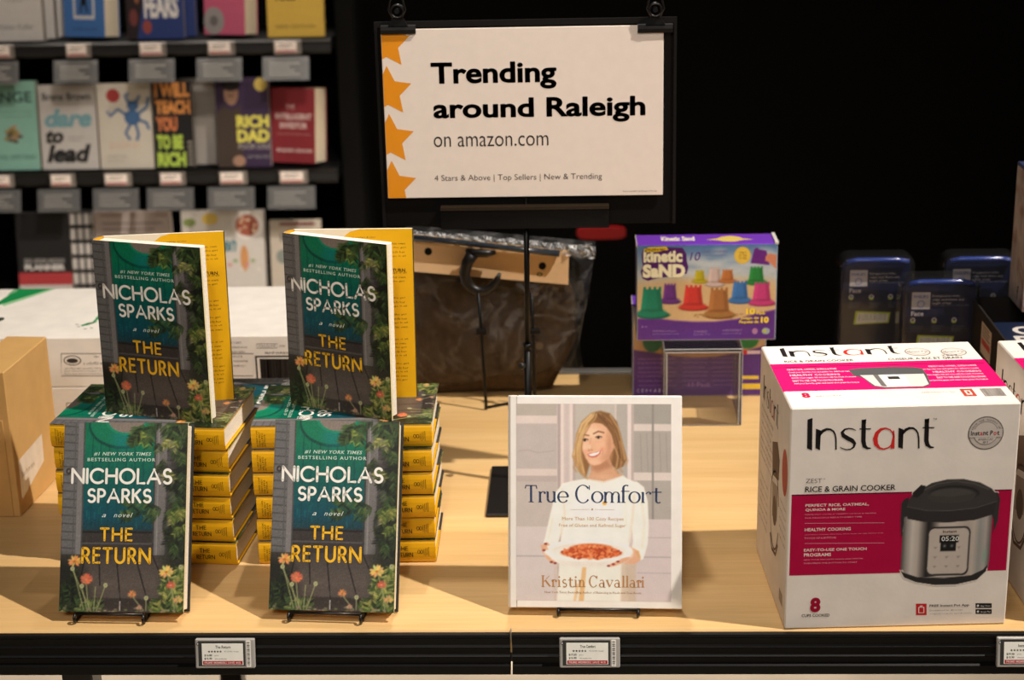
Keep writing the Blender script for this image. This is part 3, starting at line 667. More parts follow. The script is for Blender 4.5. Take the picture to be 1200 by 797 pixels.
    def flower(x, y, r, c, c2, n=11):
        for i in range(n):
            a = i * 2.4; P.ell(x + r * .5 * math.cos(a), vy(y) + r * .38 * math.sin(a), r * .40, r * .17, [min(255, q * U(.82, 1.10)) for q in c], 1, None, a)
        P.ell(x, vy(y) + r * .05, r * .20, r * .14, c2)
    flower(.115, .735, .060, (232, 174, 90), (176, 104, 40)); flower(.215, .828, .056, (222, 112, 78), (220, 130, 96), 16); flower(.855, .785, .066, (240, 200, 112), (200, 126, 52)); flower(.895, .855, .042, (208, 104, 76), (224, 150, 120))
    flower(.585, .905, .038, (210, 146, 92), (176, 100, 64)); flower(.955, .93, .044, (206, 168, 104), (190, 144, 76)); flower(.645, .975, .026, (190, 156, 122), (180, 110, 90))
    for x, y in ((.10, .775), (.37, .86), (.18, .865), (.97, .76), (.70, .925)): P.ell(x, vy(y), .017, .018, (180, 178, 134)); P.ell(x, vy(y), .008, .009, (146, 150, 96))
    P.noise(5)
    return P.img
COVER = novel_cover()
WHT, YEL = C(246, 240, 230), C(250, 188, 36)
# rounded capital letters drawn as even strokes; unit box per letter
def arc(cx, cy, rx, ry, a0, a1, n=18): return [(cx + rx * math.cos(math.radians(a0 + (a1 - a0) * i / n)), cy + ry * math.sin(math.radians(a0 + (a1 - a0) * i / n))) for i in range(n + 1)]
CAPS = {
 'N': (.80, [[(0, 0), (0, 1)], [(0, 1), (.80, 0)], [(.80, 0), (.80, 1)]]), 'I': (.0, [[(0, 0), (0, 1)]]), 'C': (.86, [arc(.5, .5, .5, .5, 46, 314)]), 'H': (.72, [[(0, 0), (0, 1)], [(.72, 0), (.72, 1)], [(0, .52), (.72, .52)]]),
 'O': (1.0, [arc(.5, .5, .5, .5, 0, 360, 30)]), 'L': (.46, [[(0, 1), (0, 0), (.46, 0)]]), 'A': (.86, [[(0, 0), (.43, 1), (.86, 0)], [(.16, .32), (.70, .32)]]),
 'S': (.52, [arc(.27, .745, .24, .255, 35, 268) + arc(.27, .255, .26, .255, 86, -145)]), 'P': (.50, [[(0, 0), (0, 1)], [(0, 1), (.22, 1)] + arc(.22, .72, .28, .28, 90, -90) + [(0, .44)]]),
 'R': (.54, [[(0, 0), (0, 1)], [(0, 1), (.22, 1)] + arc(.22, .73, .27, .27, 90, -90) + [(0, .46)], [(.24, .46), (.54, 0)]]), 'K': (.58, [[(0, 0), (0, 1)], [(.54, 1), (.02, .45)], [(.18, .60), (.58, 0)]]),
 'T': (.62, [[(0, 1), (.62, 1)], [(.31, 1), (.31, 0)]]), 'E': (.46, [[(.46, 0), (0, 0), (0, 1), (.46, 1)], [(0, .52), (.42, .52)]]), 'U': (.68, [[(0, 1), (0, .34)] + arc(.34, .34, .34, .34, 180, 360) + [(.68, 1)]])}
def caps(b, f, s, u0, v0, u1, v1, col, w=.15, gap=.30, l=3):
    tot = sum(CAPS[c][0] for c in s) + gap * (len(s) - 1); h = v1 - v0 - w * (v1 - v0); k = (u1 - u0 - w * h) / tot; x = u0 + w * h / 2
    for c in s:
        for pl in CAPS[c][1]:
            pts = [(x + p * k, v0 + w * h / 2 + q * h) for p, q in pl]; b.stroke(f, pts, w * h, col, l)
            for e in (pts[1:-1] if len(pts) < 6 else []) + [pts[0], pts[-1]]: b.ell(f, e[0], e[1], w * h / 2, w * h / 2, col, l, n=10)
        x += (CAPS[c][0] + gap) * k
def cover_print(b, f):
    w, h = NW, NH
    b.raster(f, 0, 0, w, h, COVER, 1, k=1.0)
    def bx(u0, va, u1, vb): return u0 * w, (1 - vb) * h, u1 * w, (1 - va) * h
    b.text(f, '#1 NEW YORK TIMES', *bx(.245, .157, .71, .177), C(200, 222, 206), 3, weight=.012, shear=.25, spacing=1.1, res=2)
    b.text(f, 'BESTSELLING AUTHOR', *bx(.195, .188, .745, .206), C(200, 222, 206), 3, weight=.012, spacing=1.25, res=2)
    caps(b, f, 'NICHOLAS', *bx(.066, .238, .885, .328), WHT, .19, .26); caps(b, f, 'SPARKS', *bx(.200, .346, .722, .428), WHT, .20, .28)
    b.text(f, 'a', *bx(.325, .486, .358, .502), C(220, 228, 220), 3, shear=.4, res=2); b.text(f, 'novel', *bx(.42, .478, .575, .502), C(220, 228, 220), 3, shear=.4, spacing=1.2, res=2)
    caps(b, f, 'THE', *bx(.312, .553, .578, .629), YEL, .19, .36); caps(b, f, 'RETURN', *bx(.168, .657, .730, .748), YEL, .18, .36)
SPY = C(238, 178, 22)
def spine_print(b, f, L, t):
    k = C(44, 34, 20)
    for i, s in enumerate(('#1 NEW YORK', 'TIMES BEST', 'SELLING', 'AUTHOR')):
        fr = Fr(f.p((.038 + .014 * i) * L, .14 * t), f.V, -f.U); b.text(fr, s, 0, 0, (.70 - .06 * i) * t, .009 * L, k, 1, res=1)
    caps(b, f, 'NICHOLAS', .14 * L, .30 * t, .42 * L, .72 * t, k, .16, .24, 1); caps(b, f, 'SPARKS', .46 * L, .30 * t, .67 * L, .72 * t, k, .16, .24, 1)
    caps(b, f, 'THE', .785 * L, .56 * t, .845 * L, .76 * t, k, .17, .34, 1); caps(b, f, 'RETURN', .765 * L, .28 * t, .872 * L, .48 * t, k, .17, .34, 1)
    for q in (.905, .921): b.stroke(f, arc(q * L, .50 * t, .0016, .0026, 0, 360, 14), .0007, k, 1)
    for i in range(4): b.rect(f, (.933 + i * .009) * L, (.34 - .04 * (i % 2)) * t, (.9355 + i * .009) * L, (.62 + .03 * i) * t, k, 1)
DK = C(40, 44, 44)
def novel(label, group, closed=True, loc=(0, 0, 0), rot=None, open_angle=29):
    """upright book: x from spine to fore-edge, y from front cover to back cover, z up"""
    t = thing('hardcover_novel', label, 'book', loc, (0, 0, 0), group)
    w, h, th = NW, NH, NT; bt = 0.0026; g = 0.0005
    tb_ = th if closed else 0.024                       # thickness carried by the spine
    # page block
    b = MB(); y1 = (th - bt - g - .0002) if closed else 0.019
    b.box(0.007, bt + g, 0.003, w - 0.0030, y1, h - (0.003 if closed else .0012), C(246, 236, 216), ch=0.0006); b.build('page_block', PAGES, t)
    # boards
    yb = C(226, 168, 20) if closed else C(232, 224, 206)
    b = MB(); b.box(0.004, g, 0.0003, w - 0.0006, bt, h - 0.0003, yb, ch=0.0004); b.build('front_board', BOARD, t)
    if closed:
        b = MB(); b.box(0.004, th - bt, 0.0003, w - 0.0006, th - g, h - 0.0003, yb, ch=0.0004); b.build('back_board', BOARD, t)
    # dust jacket
    b = MB(); b.box(0.003, 0, 0, w, g, h, {'*': C(180, 176, 160), '-y': DK})
    f = Fr((0, 0, 0), (1, 0, 0), (0, 0, 1)); cover_print(b, f)
    n = 8; ye = tb_
    prof = [(0.003 - 0.0045 * math.sin(math.pi * i / n), ye * (0.5 - 0.5 * math.cos(math.pi * i / n))) for i in range(n + 1)]
    for i in range(n):
        (xa, ya), (xb, yb_) = prof[i], prof[i + 1]
        b.face([(xa, ya, 0), (xa, ya, h), (xb, yb_, h), (xb, yb_, 0)], SPY, 0, True)
        b.face([(xa + .0005, ya, h), (xb + .0005, yb_, h), (xb, yb_, h), (xa, ya, h)], C(226, 214, 190), 0)
    fs = Fr((-0.0016, 0.0 + ye, h), (0, 0, -1), (0, -1, 0))
    if closed:
        spine_print(b, fs, h, th)
        b.box(0.003, th - g, 0, w, th, h, DK); b.box(w - 0.0004, th - bt - .0004, 0, w, th, h, DK); b.box(w - .06, th - bt - .0005, 0, w, th - bt - .0001, h, DK)
    # flap folded round the fore-edge of the front board
    b.box(w - 0.0004, 0, 0, w, bt + 0.0004, h, C(240, 222, 168))
    b.build('dust_jacket', JACKET, t)
    if not closed:
        R = Matrix.Translation((0.001, tb_ - 0.001, 0)) @ Matrix.Rotation(math.radians(open_angle), 4, 'Z')
        b = MB(); b.box(0, 0, 0, w - 0.001, bt, h, {'*': yb, '-y': C(236, 226, 204), '+y': DK}, ch=0.0005, M=R)
        b.box(0, bt + .0001, 0, w, bt + 0.0006, h, DK, M=R); b.box(w - .0006, -.0008, 0, w, bt + 0.0006, h, C(70, 70, 60), M=R)
        # pale endpaper and the yellow flap with its text
        o = R @ Vector((0, 0, 0)); fr = Fr(o, (R.to_3x3() @ Vector((1, 0, 0))), (0, 0, 1))
        fl = [(w, 0), (w, h)] + [(w - .088 + .030 * (1 - math.cos(math.radians(a))) - .0, h - .026 * (1 - math.sin(math.radians(90 - a))) if False else h - .022 * math.sin(math.radians(a)) ** 2 * 0) for a in ()]
        fl = [(w - .001, 0.0004), (w - .001, h - .0004), (w - .070, h - .0004), (w - .084, h - .004), (w - .092, h - .010), (w - .098, h - .018), (w - .102, h - .03), (w - .102, .0004)]
        b.poly(fr, fl, C(240, 184, 24), 3)
        rg = random.Random(4)
        b.text(fr, 'as an orphan doctor', w - .088, h - .013, w - .050, h - .0105, C(96, 78, 30), 4, res=1)
        for i in range(34):
            v = h - .022 - i * .0058
            if i in (5, 6, 11, 12, 21): continue
            b.text(fr, ['a small cabin inherited from his own', 'the bees that he tends and the girl', 'in New Bern where Trevor finds her', 'a summer that would change it all'][i % 4], w - .094, v, w - (.010 + (.03 if i % 6 == 4 else .004 * rg.random())), v + .0030, C(110, 88, 30), 4, res=1)
        b.text(fr, 'THE RETURN', w - .05, h - .060, w - .012, h - .055, C(60, 46, 20), 4, weight=.02, res=1)
        b.build('back_cover', JACKET, t)
    return t
# lying flat, spine to the viewer, head to the left, front cover up
def lie(cx, y, z, rot):           # left end x, spine y, bottom z
    M = Matrix(((0, 0, -1, NH), (1, 0, 0, 0), (0, -1, 0, NT), (0, 0, 0, 1)))
    return Matrix.Translation((cx, y, z)) @ Matrix.Rotation(rot, 4, 'Z') @ M
def place(o, M):
    o.rotation_mode = 'XYZ'; o.location = M.to_translation(); o.rotation_euler = M.to_euler()
proto = None
rng = random.Random(11)
ORD = ['bottom', 'second from bottom', 'third from bottom', 'third from top', 'second from top', 'topmost']
LEFT_DX = [0.0035, 0.0008, 0.0000, 0.0010, 0.0015, 0.000]
for si, (x, y, rot, nm) in enumerate(((-0.7109, 0.2055, -0.0753, 'left'), (-0.4389, 0.1906, 0.0118, 'right'))):
    for k in range(6):
        lab = '%s novel lying in the %s stack of yellow spines' % (ORD[k], nm)
        if k == 5: lab += ' under a standing copy'
        dx = (LEFT_DX[k] if si == 0 else rng.uniform(-.0015, .0015)); M = lie(x + dx, y + rng.uniform(-.002, .002), 0.0002 + k * 0.0334, rot + rng.uniform(-.012, .012))
        if proto is None: proto = novel(lab, 'novels stacked flat on the table'); o = proto
        else: o = dup(proto, lab, group='novels stacked flat on the table')
        place(o, M)
for k in range(4):
    o = dup(proto, '%s novel in the low stack behind, turned with its spine away' % ['bottom', 'second from bottom', 'second from top', 'topmost'][k], group='novels stacked flat on the table')
    M = Matrix.Translation((-0.383, 0.575, 0.0002 + k * 0.0334)) @ Matrix.Rotation(math.pi + rng.uniform(-.01, .01), 4, 'Z') @ Matrix(((0, 0, -1, NH), (1, 0, 0, 0), (0, -1, 0, NT), (0, 0, 0, 1)))
    place(o, M)
# leaning in front
def lean(x, y, z, rot, tilt): return Matrix.Translation((x, y, z)) @ Matrix.Rotation(rot, 4, 'Z') @ Matrix.Rotation(-tilt, 4, 'X')
LB = [(-0.6658, 0.027, 0.0142, -0.033, 0.408), (-0.3994, 0.031, 0.0144, -0.070, 0.416)]
place(dup(proto, 'leaning novel on a wire easel at the front left of the table', group='novels leaning at the front edge'), lean(*LB[0]))
place(dup(proto, 'leaning novel on a wire easel in front of the right stack', group='novels leaning at the front edge'), lean(*LB[1]))
# standing open on the stacks
sb = novel('open novel standing upright on the left stack with its yellow flap showing', 'novels standing open on the stacks', closed=False, open_angle=27)
place(sb, Matrix.Translation((-0.6455, 0.247, 0.2008)) @ Matrix.Rotation(math.radians(-17), 4, 'Z') @ Matrix.Rotation(math.radians(-1.5), 4, 'X'))
s2 = dup(sb, 'open novel standing upright on the right stack with its yellow flap showing')
place(s2, Matrix.Translation((-0.3985, 0.273, 0.2008)) @ Matrix.Rotation(math.radians(-25), 4, 'Z') @ Matrix.Rotation(math.radians(-1.5), 4, 'X'))

# ================================================================== wire easels
def easel(label, x, y, rot, tilt, half, depth, height, x_off, thick=NT, bar=(-0.0032, 0.0128)):
    """a bent wire stand; its lower hooks carry the book at (x, y, 0.012)"""
    t = thing('wire_easel', label, 'easel', (x, y, 0), (0, 0, rot), 'black wire easels under the leaning books')
    r = 0.0019; k = C(16, 15, 15); cx = x_off
    b = MB()
    b.tube([(cx - half, *bar), (cx + half, *bar)], r, k); b.build('front_bar', BLACKM, t)
    for s in (-1, 1):
        b = MB(); q = cx + s * half
        ring = [(q, -0.004 + 0.0065 * math.sin(a) - .0, 0.0075 + 0.0062 * math.cos(a) - .0) for a in [math.radians(18 * i) for i in range(18)]]
        zc = (bar[1] + .0023) / 2; rc = (bar[1] - .0023) / 2; pts = [(q, bar[0] - rc * 1.1 * math.sin(math.radians(a)), zc + rc * math.cos(math.radians(a))) for a in (0, 30, 60, 90, 120, 150, 180)]
        pts += [(q, 0.004, 0.0023), (q, depth, 0.0023)]
        b.tube(pts, r, k); 
        b.tube([(q, 0.004, 0.0023), (q, (thick + .003) / math.cos(tilt) + (height - .0145) * math.tan(tilt), height)], r, k)
        b.tube([(q, depth, 0.0023), (q, (thick + .003) / math.cos(tilt) + (height - .0145) * math.tan(tilt), height)], r, k)
        b.build('side_wire', BLACKM, t)
    b = MB(); b.tube([(cx - half, (thick + .003) / math.cos(tilt) + (height - .0145) * math.tan(tilt), height), (cx + half, (thick + .003) / math.cos(tilt) + (height - .0145) * math.tan(tilt), height)], r, k); b.build('top_bar', BLACKM, t)
easel('black wire easel holding the leaning novel at the front left', LB[0][0], LB[0][1], LB[0][3], LB[0][4], 0.044, 0.13, 0.12, 0.066)
easel('black wire easel holding the leaning novel before the right stack', LB[1][0], LB[1][1], LB[1][3], LB[1][4], 0.046, 0.13, 0.12, 0.073)

# ================================================================== cookbook
CW, CH_, CT = 0.2185, 0.2655, 0.026
CB = (-0.0985, 0.0401, 0.012, -0.031, 0.305)
def cookbook_art():
    P = Paint(122, 88, 606, 700, 260, 328, (196, 182, 174), 5)
    # pale dresser behind
    P.rect(122, 88, 606, 700, (205, 190, 182)); P.rect(122, 88, 250, 500, (192, 180, 172)); P.rect(122, 88, 250, 125, (180, 170, 160)); P.rect(122, 125, 250, 150, (216, 200, 192)); P.rect(122, 290, 250, 312, (214, 198, 190)); P.rect(122, 312, 250, 330, (184, 170, 164))
    P.rect(122, 150, 250, 290, (188, 176, 170)); P.line([(130, 235), (160, 232), (190, 240), (240, 234)], 4, (172, 160, 154), .7)
    for x, c in ((252, (176, 160, 156)), (262, (224, 208, 202)), (276, (200, 184, 180)), (290, (222, 206, 200)), (300, (182, 166, 160))): P.rect(x, 88, x + 9, 700, c)
    P.rect(308, 88, 430, 330, (186, 178, 168)); P.rect(436, 88, 606, 445, (176, 168, 160)); P.rect(470, 88, 482, 700, (222, 206, 200)); P.rect(482, 88, 490, 700, (186, 170, 164)); P.rect(490, 88, 606, 150, (160, 154, 146)); P.rect(490, 150, 606, 172, (212, 198, 190)); P.rect(490, 172, 606, 300, (168, 160, 152)); P.rect(490, 300, 606, 325, (214, 200, 192)); P.rect(490, 325, 606, 445, (172, 164, 156)); P.rect(546, 88, 552, 445, (140, 134, 128))
    for x in (510, 530, 570, 590): P.line([(x, 180), (x + 4, 296)], 3, (150, 142, 136), .7)
    P.rect(430, 445, 606, 700, (206, 192, 190)); P.rect(122, 470, 240, 700, (208, 196, 192)); P.rect(122, 560, 606, 564, (176, 164, 166)); P.rect(500, 500, 606, 503, (180, 168, 168)); P.rect(500, 610, 606, 613, (182, 170, 172))
    def Q(*pts): return [(186 + x * .834, 79.7 + y * .834) for x, y in pts]
    def E(x, y, rx, ry, col, al=1.0, so=None, ro=0): q = Q((x, y))[0]; P.ell(q[0], q[1], rx * .834, ry * .834, col, al, so, ro)
    def PL(pts, col, al=1.0, so=None): P.poly(Q(*pts), col, al, so)
    def LN(pts, w, col, al=1.0, so=None): P.line(Q(*pts), w * .834, col, al, so)
    SW = (243, 235, 224); SD = (222, 210, 196)
    # trousers
    PL([(85, 600), (330, 590), (345, 760), (75, 760)], (238, 229, 218), 1, 5); PL([(172, 610), (188, 610), (176, 760), (156, 760)], (222, 178, 120), .9, 3); PL([(150, 680), (160, 680), (146, 760), (134, 760)], (226, 192, 146), .9, 3); PL([(318, 600), (372, 590), (372, 760), (316, 760)], (200, 180, 158), .8, 8)
    # sweater: arms, then body
    PL([(100, 305), (72, 340), (52, 420), (34, 500), (22, 545), (58, 568), (84, 520), (104, 440), (112, 360)], SW, 1, 4); PL([(372, 296), (402, 318), (416, 370), (420, 460), (416, 530), (400, 585), (372, 596), (352, 572), (362, 520), (356, 440), (346, 360)], SW, 1, 4)
    PL([(190, 288), (140, 296), (100, 306), (92, 340), (100, 430), (92, 520), (84, 600), (330, 596), (350, 520), (366, 430), (372, 350), (384, 304), (340, 288), (322, 274), (250, 296)], SW, 1, 4)
    LN([(96, 330), (106, 420), (92, 500)], 7, SD, .8, 9); LN([(366, 350), (360, 430), (348, 520)], 8, SD, .9, 9); LN([(346, 340), (330, 400), (338, 460)], 6, SD, .5, 10); E(262, 400, 60, 60, (249, 243, 234), .7, 40); E(180, 400, 45, 60, (249, 243, 234), .5, 40); LN([(392, 360), (404, 450), (396, 540)], 9, SD, .6, 10); LN([(60, 440), (46, 510)], 7, SD, .6, 8); LN([(130, 470), (200, 440), (300, 470)], 8, SD, .4, 16); LN([(192, 291), (250, 303), (324, 277)], 4, SD, .9, 3)
    # hair behind
    PL([(205, 46), (240, 36), (275, 46), (300, 76), (314, 120), (326, 170), (337, 214), (322, 240), (300, 252), (276, 232), (200, 236), (186, 282), (166, 268), (148, 240), (136, 205), (144, 165), (152, 120), (170, 76)], (140, 100, 62), 1, 7)
    # neck
    PL([(204, 226), (268, 196), (284, 240), (306, 266), (324, 275), (252, 298), (192, 288), (204, 262)], (208, 158, 124), 1, 5); PL([(206, 232), (264, 212), (282, 244), (230, 262), (208, 254)], (170, 116, 84), .7, 14); E(250, 282, 36, 10, (222, 174, 142), .7, 10)
    # face
    PL([(184, 96), (214, 80), (250, 84), (276, 108), (288, 146), (286, 182), (270, 212), (240, 234), (218, 240), (200, 234), (184, 212), (173, 182), (168, 150), (172, 120)], (226, 176, 142), 1, 4)
    E(208, 118, 30, 22, (240, 198, 166), .8, 18); E(186, 172, 14, 20, (240, 194, 162), .8, 12); E(244, 168, 20, 20, (234, 182, 148), .8, 12); E(274, 160, 12, 46, (196, 140, 106), .8, 14); E(216, 226, 18, 8, (236, 190, 158), .7, 8); E(260, 208, 20, 14, (200, 142, 108), .6, 14, -.6); E(186, 186, 9, 6, (226, 150, 124), .6, 6); E(250, 178, 12, 8, (224, 150, 122), .5, 8)
    LN([(170, 132), (180, 125), (196, 128)], 4.5, (116, 80, 54), .85, 2.5); LN([(214, 121), (232, 112), (252, 117)], 5, (116, 80, 54), .85, 2.5)
    for x, y in ((182, 144), (233, 134)):
        E(x, y, 11, 5, (120, 84, 64), .6, 4); E(x, y + 1, 8, 3.0, (226, 214, 206), 1, 2); E(x - 1, y + 1, 4.8, 4.4, (48, 34, 28), 1, 2); LN([(x - 10, y), (x, y - 4), (x + 11, y - 1)], 2.6, (48, 32, 24), .95, 2)
    LN([(204, 138), (198, 164), (196, 176)], 4, (206, 150, 116), .6, 4); E(201, 180, 9, 5, (214, 156, 122), .8, 4); E(197, 184, 3, 2, (150, 92, 70), .7, 2); E(208, 182, 3, 2, (150, 92, 70), .6, 2); E(199, 170, 4, 8, (246, 208, 178), .7, 4)
    PL([(190, 197), (202, 193), (214, 193), (228, 188), (243, 181), (238, 196), (224, 208), (208, 210), (196, 206)], (196, 104, 92), 1, 2.5); PL([(194, 198), (206, 195), (226, 191), (239, 184), (232, 196), (218, 203), (204, 204)], (252, 248, 242), 1, 2); LN([(244, 176), (250, 186), (248, 196)], 3, (190, 130, 100), .6, 4); LN([(184, 192), (186, 204)], 3, (196, 136, 106), .5, 3)
    # hair in front with strands
    PL([(206, 44), (236, 36), (232, 58), (210, 78), (186, 104), (172, 140), (168, 180), (174, 226), (186, 282), (166, 270), (148, 242), (134, 206), (144, 164), (150, 120), (170, 76)], (186, 144, 94), 1, 5)
    PL([(232, 38), (274, 46), (300, 76), (314, 120), (326, 170), (338, 214), (324, 242), (300, 252), (284, 236), (288, 200), (292, 160), (282, 124), (262, 96), (238, 78), (222, 70)], (128, 90, 56), 1, 5)
    for p, c, w in (([(226, 44), (190, 78), (164, 130), (150, 190), (156, 240)], (226, 192, 138), 6), ([(214, 56), (180, 96), (160, 150), (152, 220)], (206, 166, 112), 5), ([(206, 50), (170, 86), (152, 140), (140, 200)], (232, 200, 150), 5), ([(200, 90), (178, 128), (166, 180), (170, 240)], (150, 108, 66), 4), ([(160, 120), (146, 170), (150, 220), (168, 262)], (164, 120, 76), 4), ([(178, 110), (164, 160), (164, 210), (178, 266)], (222, 186, 132), 4),
        ([(236, 44), (276, 74), (300, 124), (318, 190), (316, 230)], (176, 132, 86), 5), ([(246, 52), (286, 96), (304, 150), (314, 210)], (98, 66, 42), 5), ([(276, 52), (306, 100), (322, 160), (330, 216)], (204, 164, 112), 5), ([(260, 70), (290, 110), (302, 170), (300, 236)], (156, 112, 70), 4), ([(294, 170), (306, 206), (300, 246)], (212, 172, 120), 4), ([(226, 42), (240, 60), (266, 84)], (96, 66, 44), 5), ([(222, 44), (216, 62), (196, 84)], (108, 76, 48), 4)): LN(p, w, c, .75, 5)
    for p in ([(320, 226), (312, 250), (322, 262)], [(300, 236), (296, 254), (306, 266)], [(330, 200), (340, 220), (334, 236)], [(160, 258), (176, 278), (190, 288)], [(146, 230), (140, 248), (150, 262)], [(312, 150), (328, 190), (332, 210)]): LN(p, 6, (178, 136, 90), .8, 6)
    E(289, 168, 5, 10, (214, 160, 126), .7, 3)
    E(255, 379, 8, 8, (226, 164, 74), 1, 3)
    # hands, bowl and pasta
    PL([(18, 540), (40, 526), (66, 548), (78, 596), (60, 606), (36, 582), (20, 560)], (218, 166, 134), 1, 4); PL([(330, 560), (352, 540), (384, 556), (390, 590), (366, 606), (330, 606)], (222, 172, 140), 1, 4)
    E(195, 566, 165, 52, (236, 228, 218), 1, 4); E(195, 556, 164, 42, (250, 245, 238), 1, 3); E(195, 558, 142, 33, (228, 219, 208), 1, 6); E(196, 566, 126, 24, (242, 236, 228), .9, 8); E(195, 604, 110, 13, (222, 213, 203), .6, 12)
    E(206, 566, 110, 20, (206, 100, 54), 1, 4); E(206, 552, 84, 22, (210, 106, 58), 1, 4)
    for i in range(240):
        t = P.rng.uniform(0, 6.28); q = P.rng.rand() ** .5; x = 206 + 110 * q * math.cos(t); y = 562 + (16 if abs(x - 206) > 70 else 25) * q * math.sin(t)
        E(x, y, P.rng.uniform(5, 10), P.rng.uniform(3, 5), [(222, 120, 70), (190, 80, 42), (236, 150, 98), (168, 66, 36), (228, 132, 84)][P.rng.randint(5)], .9, None, P.rng.uniform(-1, 1))
    for x, y, ro in ((30, 546, .5), (44, 584, .7), (60, 598, .5)): E(x, y, 16, 6, (224, 172, 138), 1, 3, ro)
    for x, y in ((34, 532), (70, 604), (56, 600), (28, 556)): E(x, y, 6, 3.4, (126, 40, 44), 1, 2)
    for x, y in ((330, 588), (312, 598), (292, 606)): E(x, y, 24, 6.5, (222, 170, 138), 1, 3, -.3)
    for x, y in ((305, 596), (288, 606), (270, 612)): E(x, y, 6, 3.4, (134, 44, 48), 1, 2)
    for x in (372, 378): LN([(x, 556), (x + 12, 580)], 2.5, (206, 160, 90), .9, 2)
    I = P.img; I2 = (I + np.roll(I, 1, 0) + np.roll(I, -1, 0) + np.roll(I, 1, 1) + np.roll(I, -1, 1)) / 5; I2[[0, -1]] = I[[0, -1]]; I2[:, [0, -1]] = I[:, [0, -1]]
    P.img = 128 + (I2 - 128) * 1.06 + 9
    P.noise(2)
    return P.img
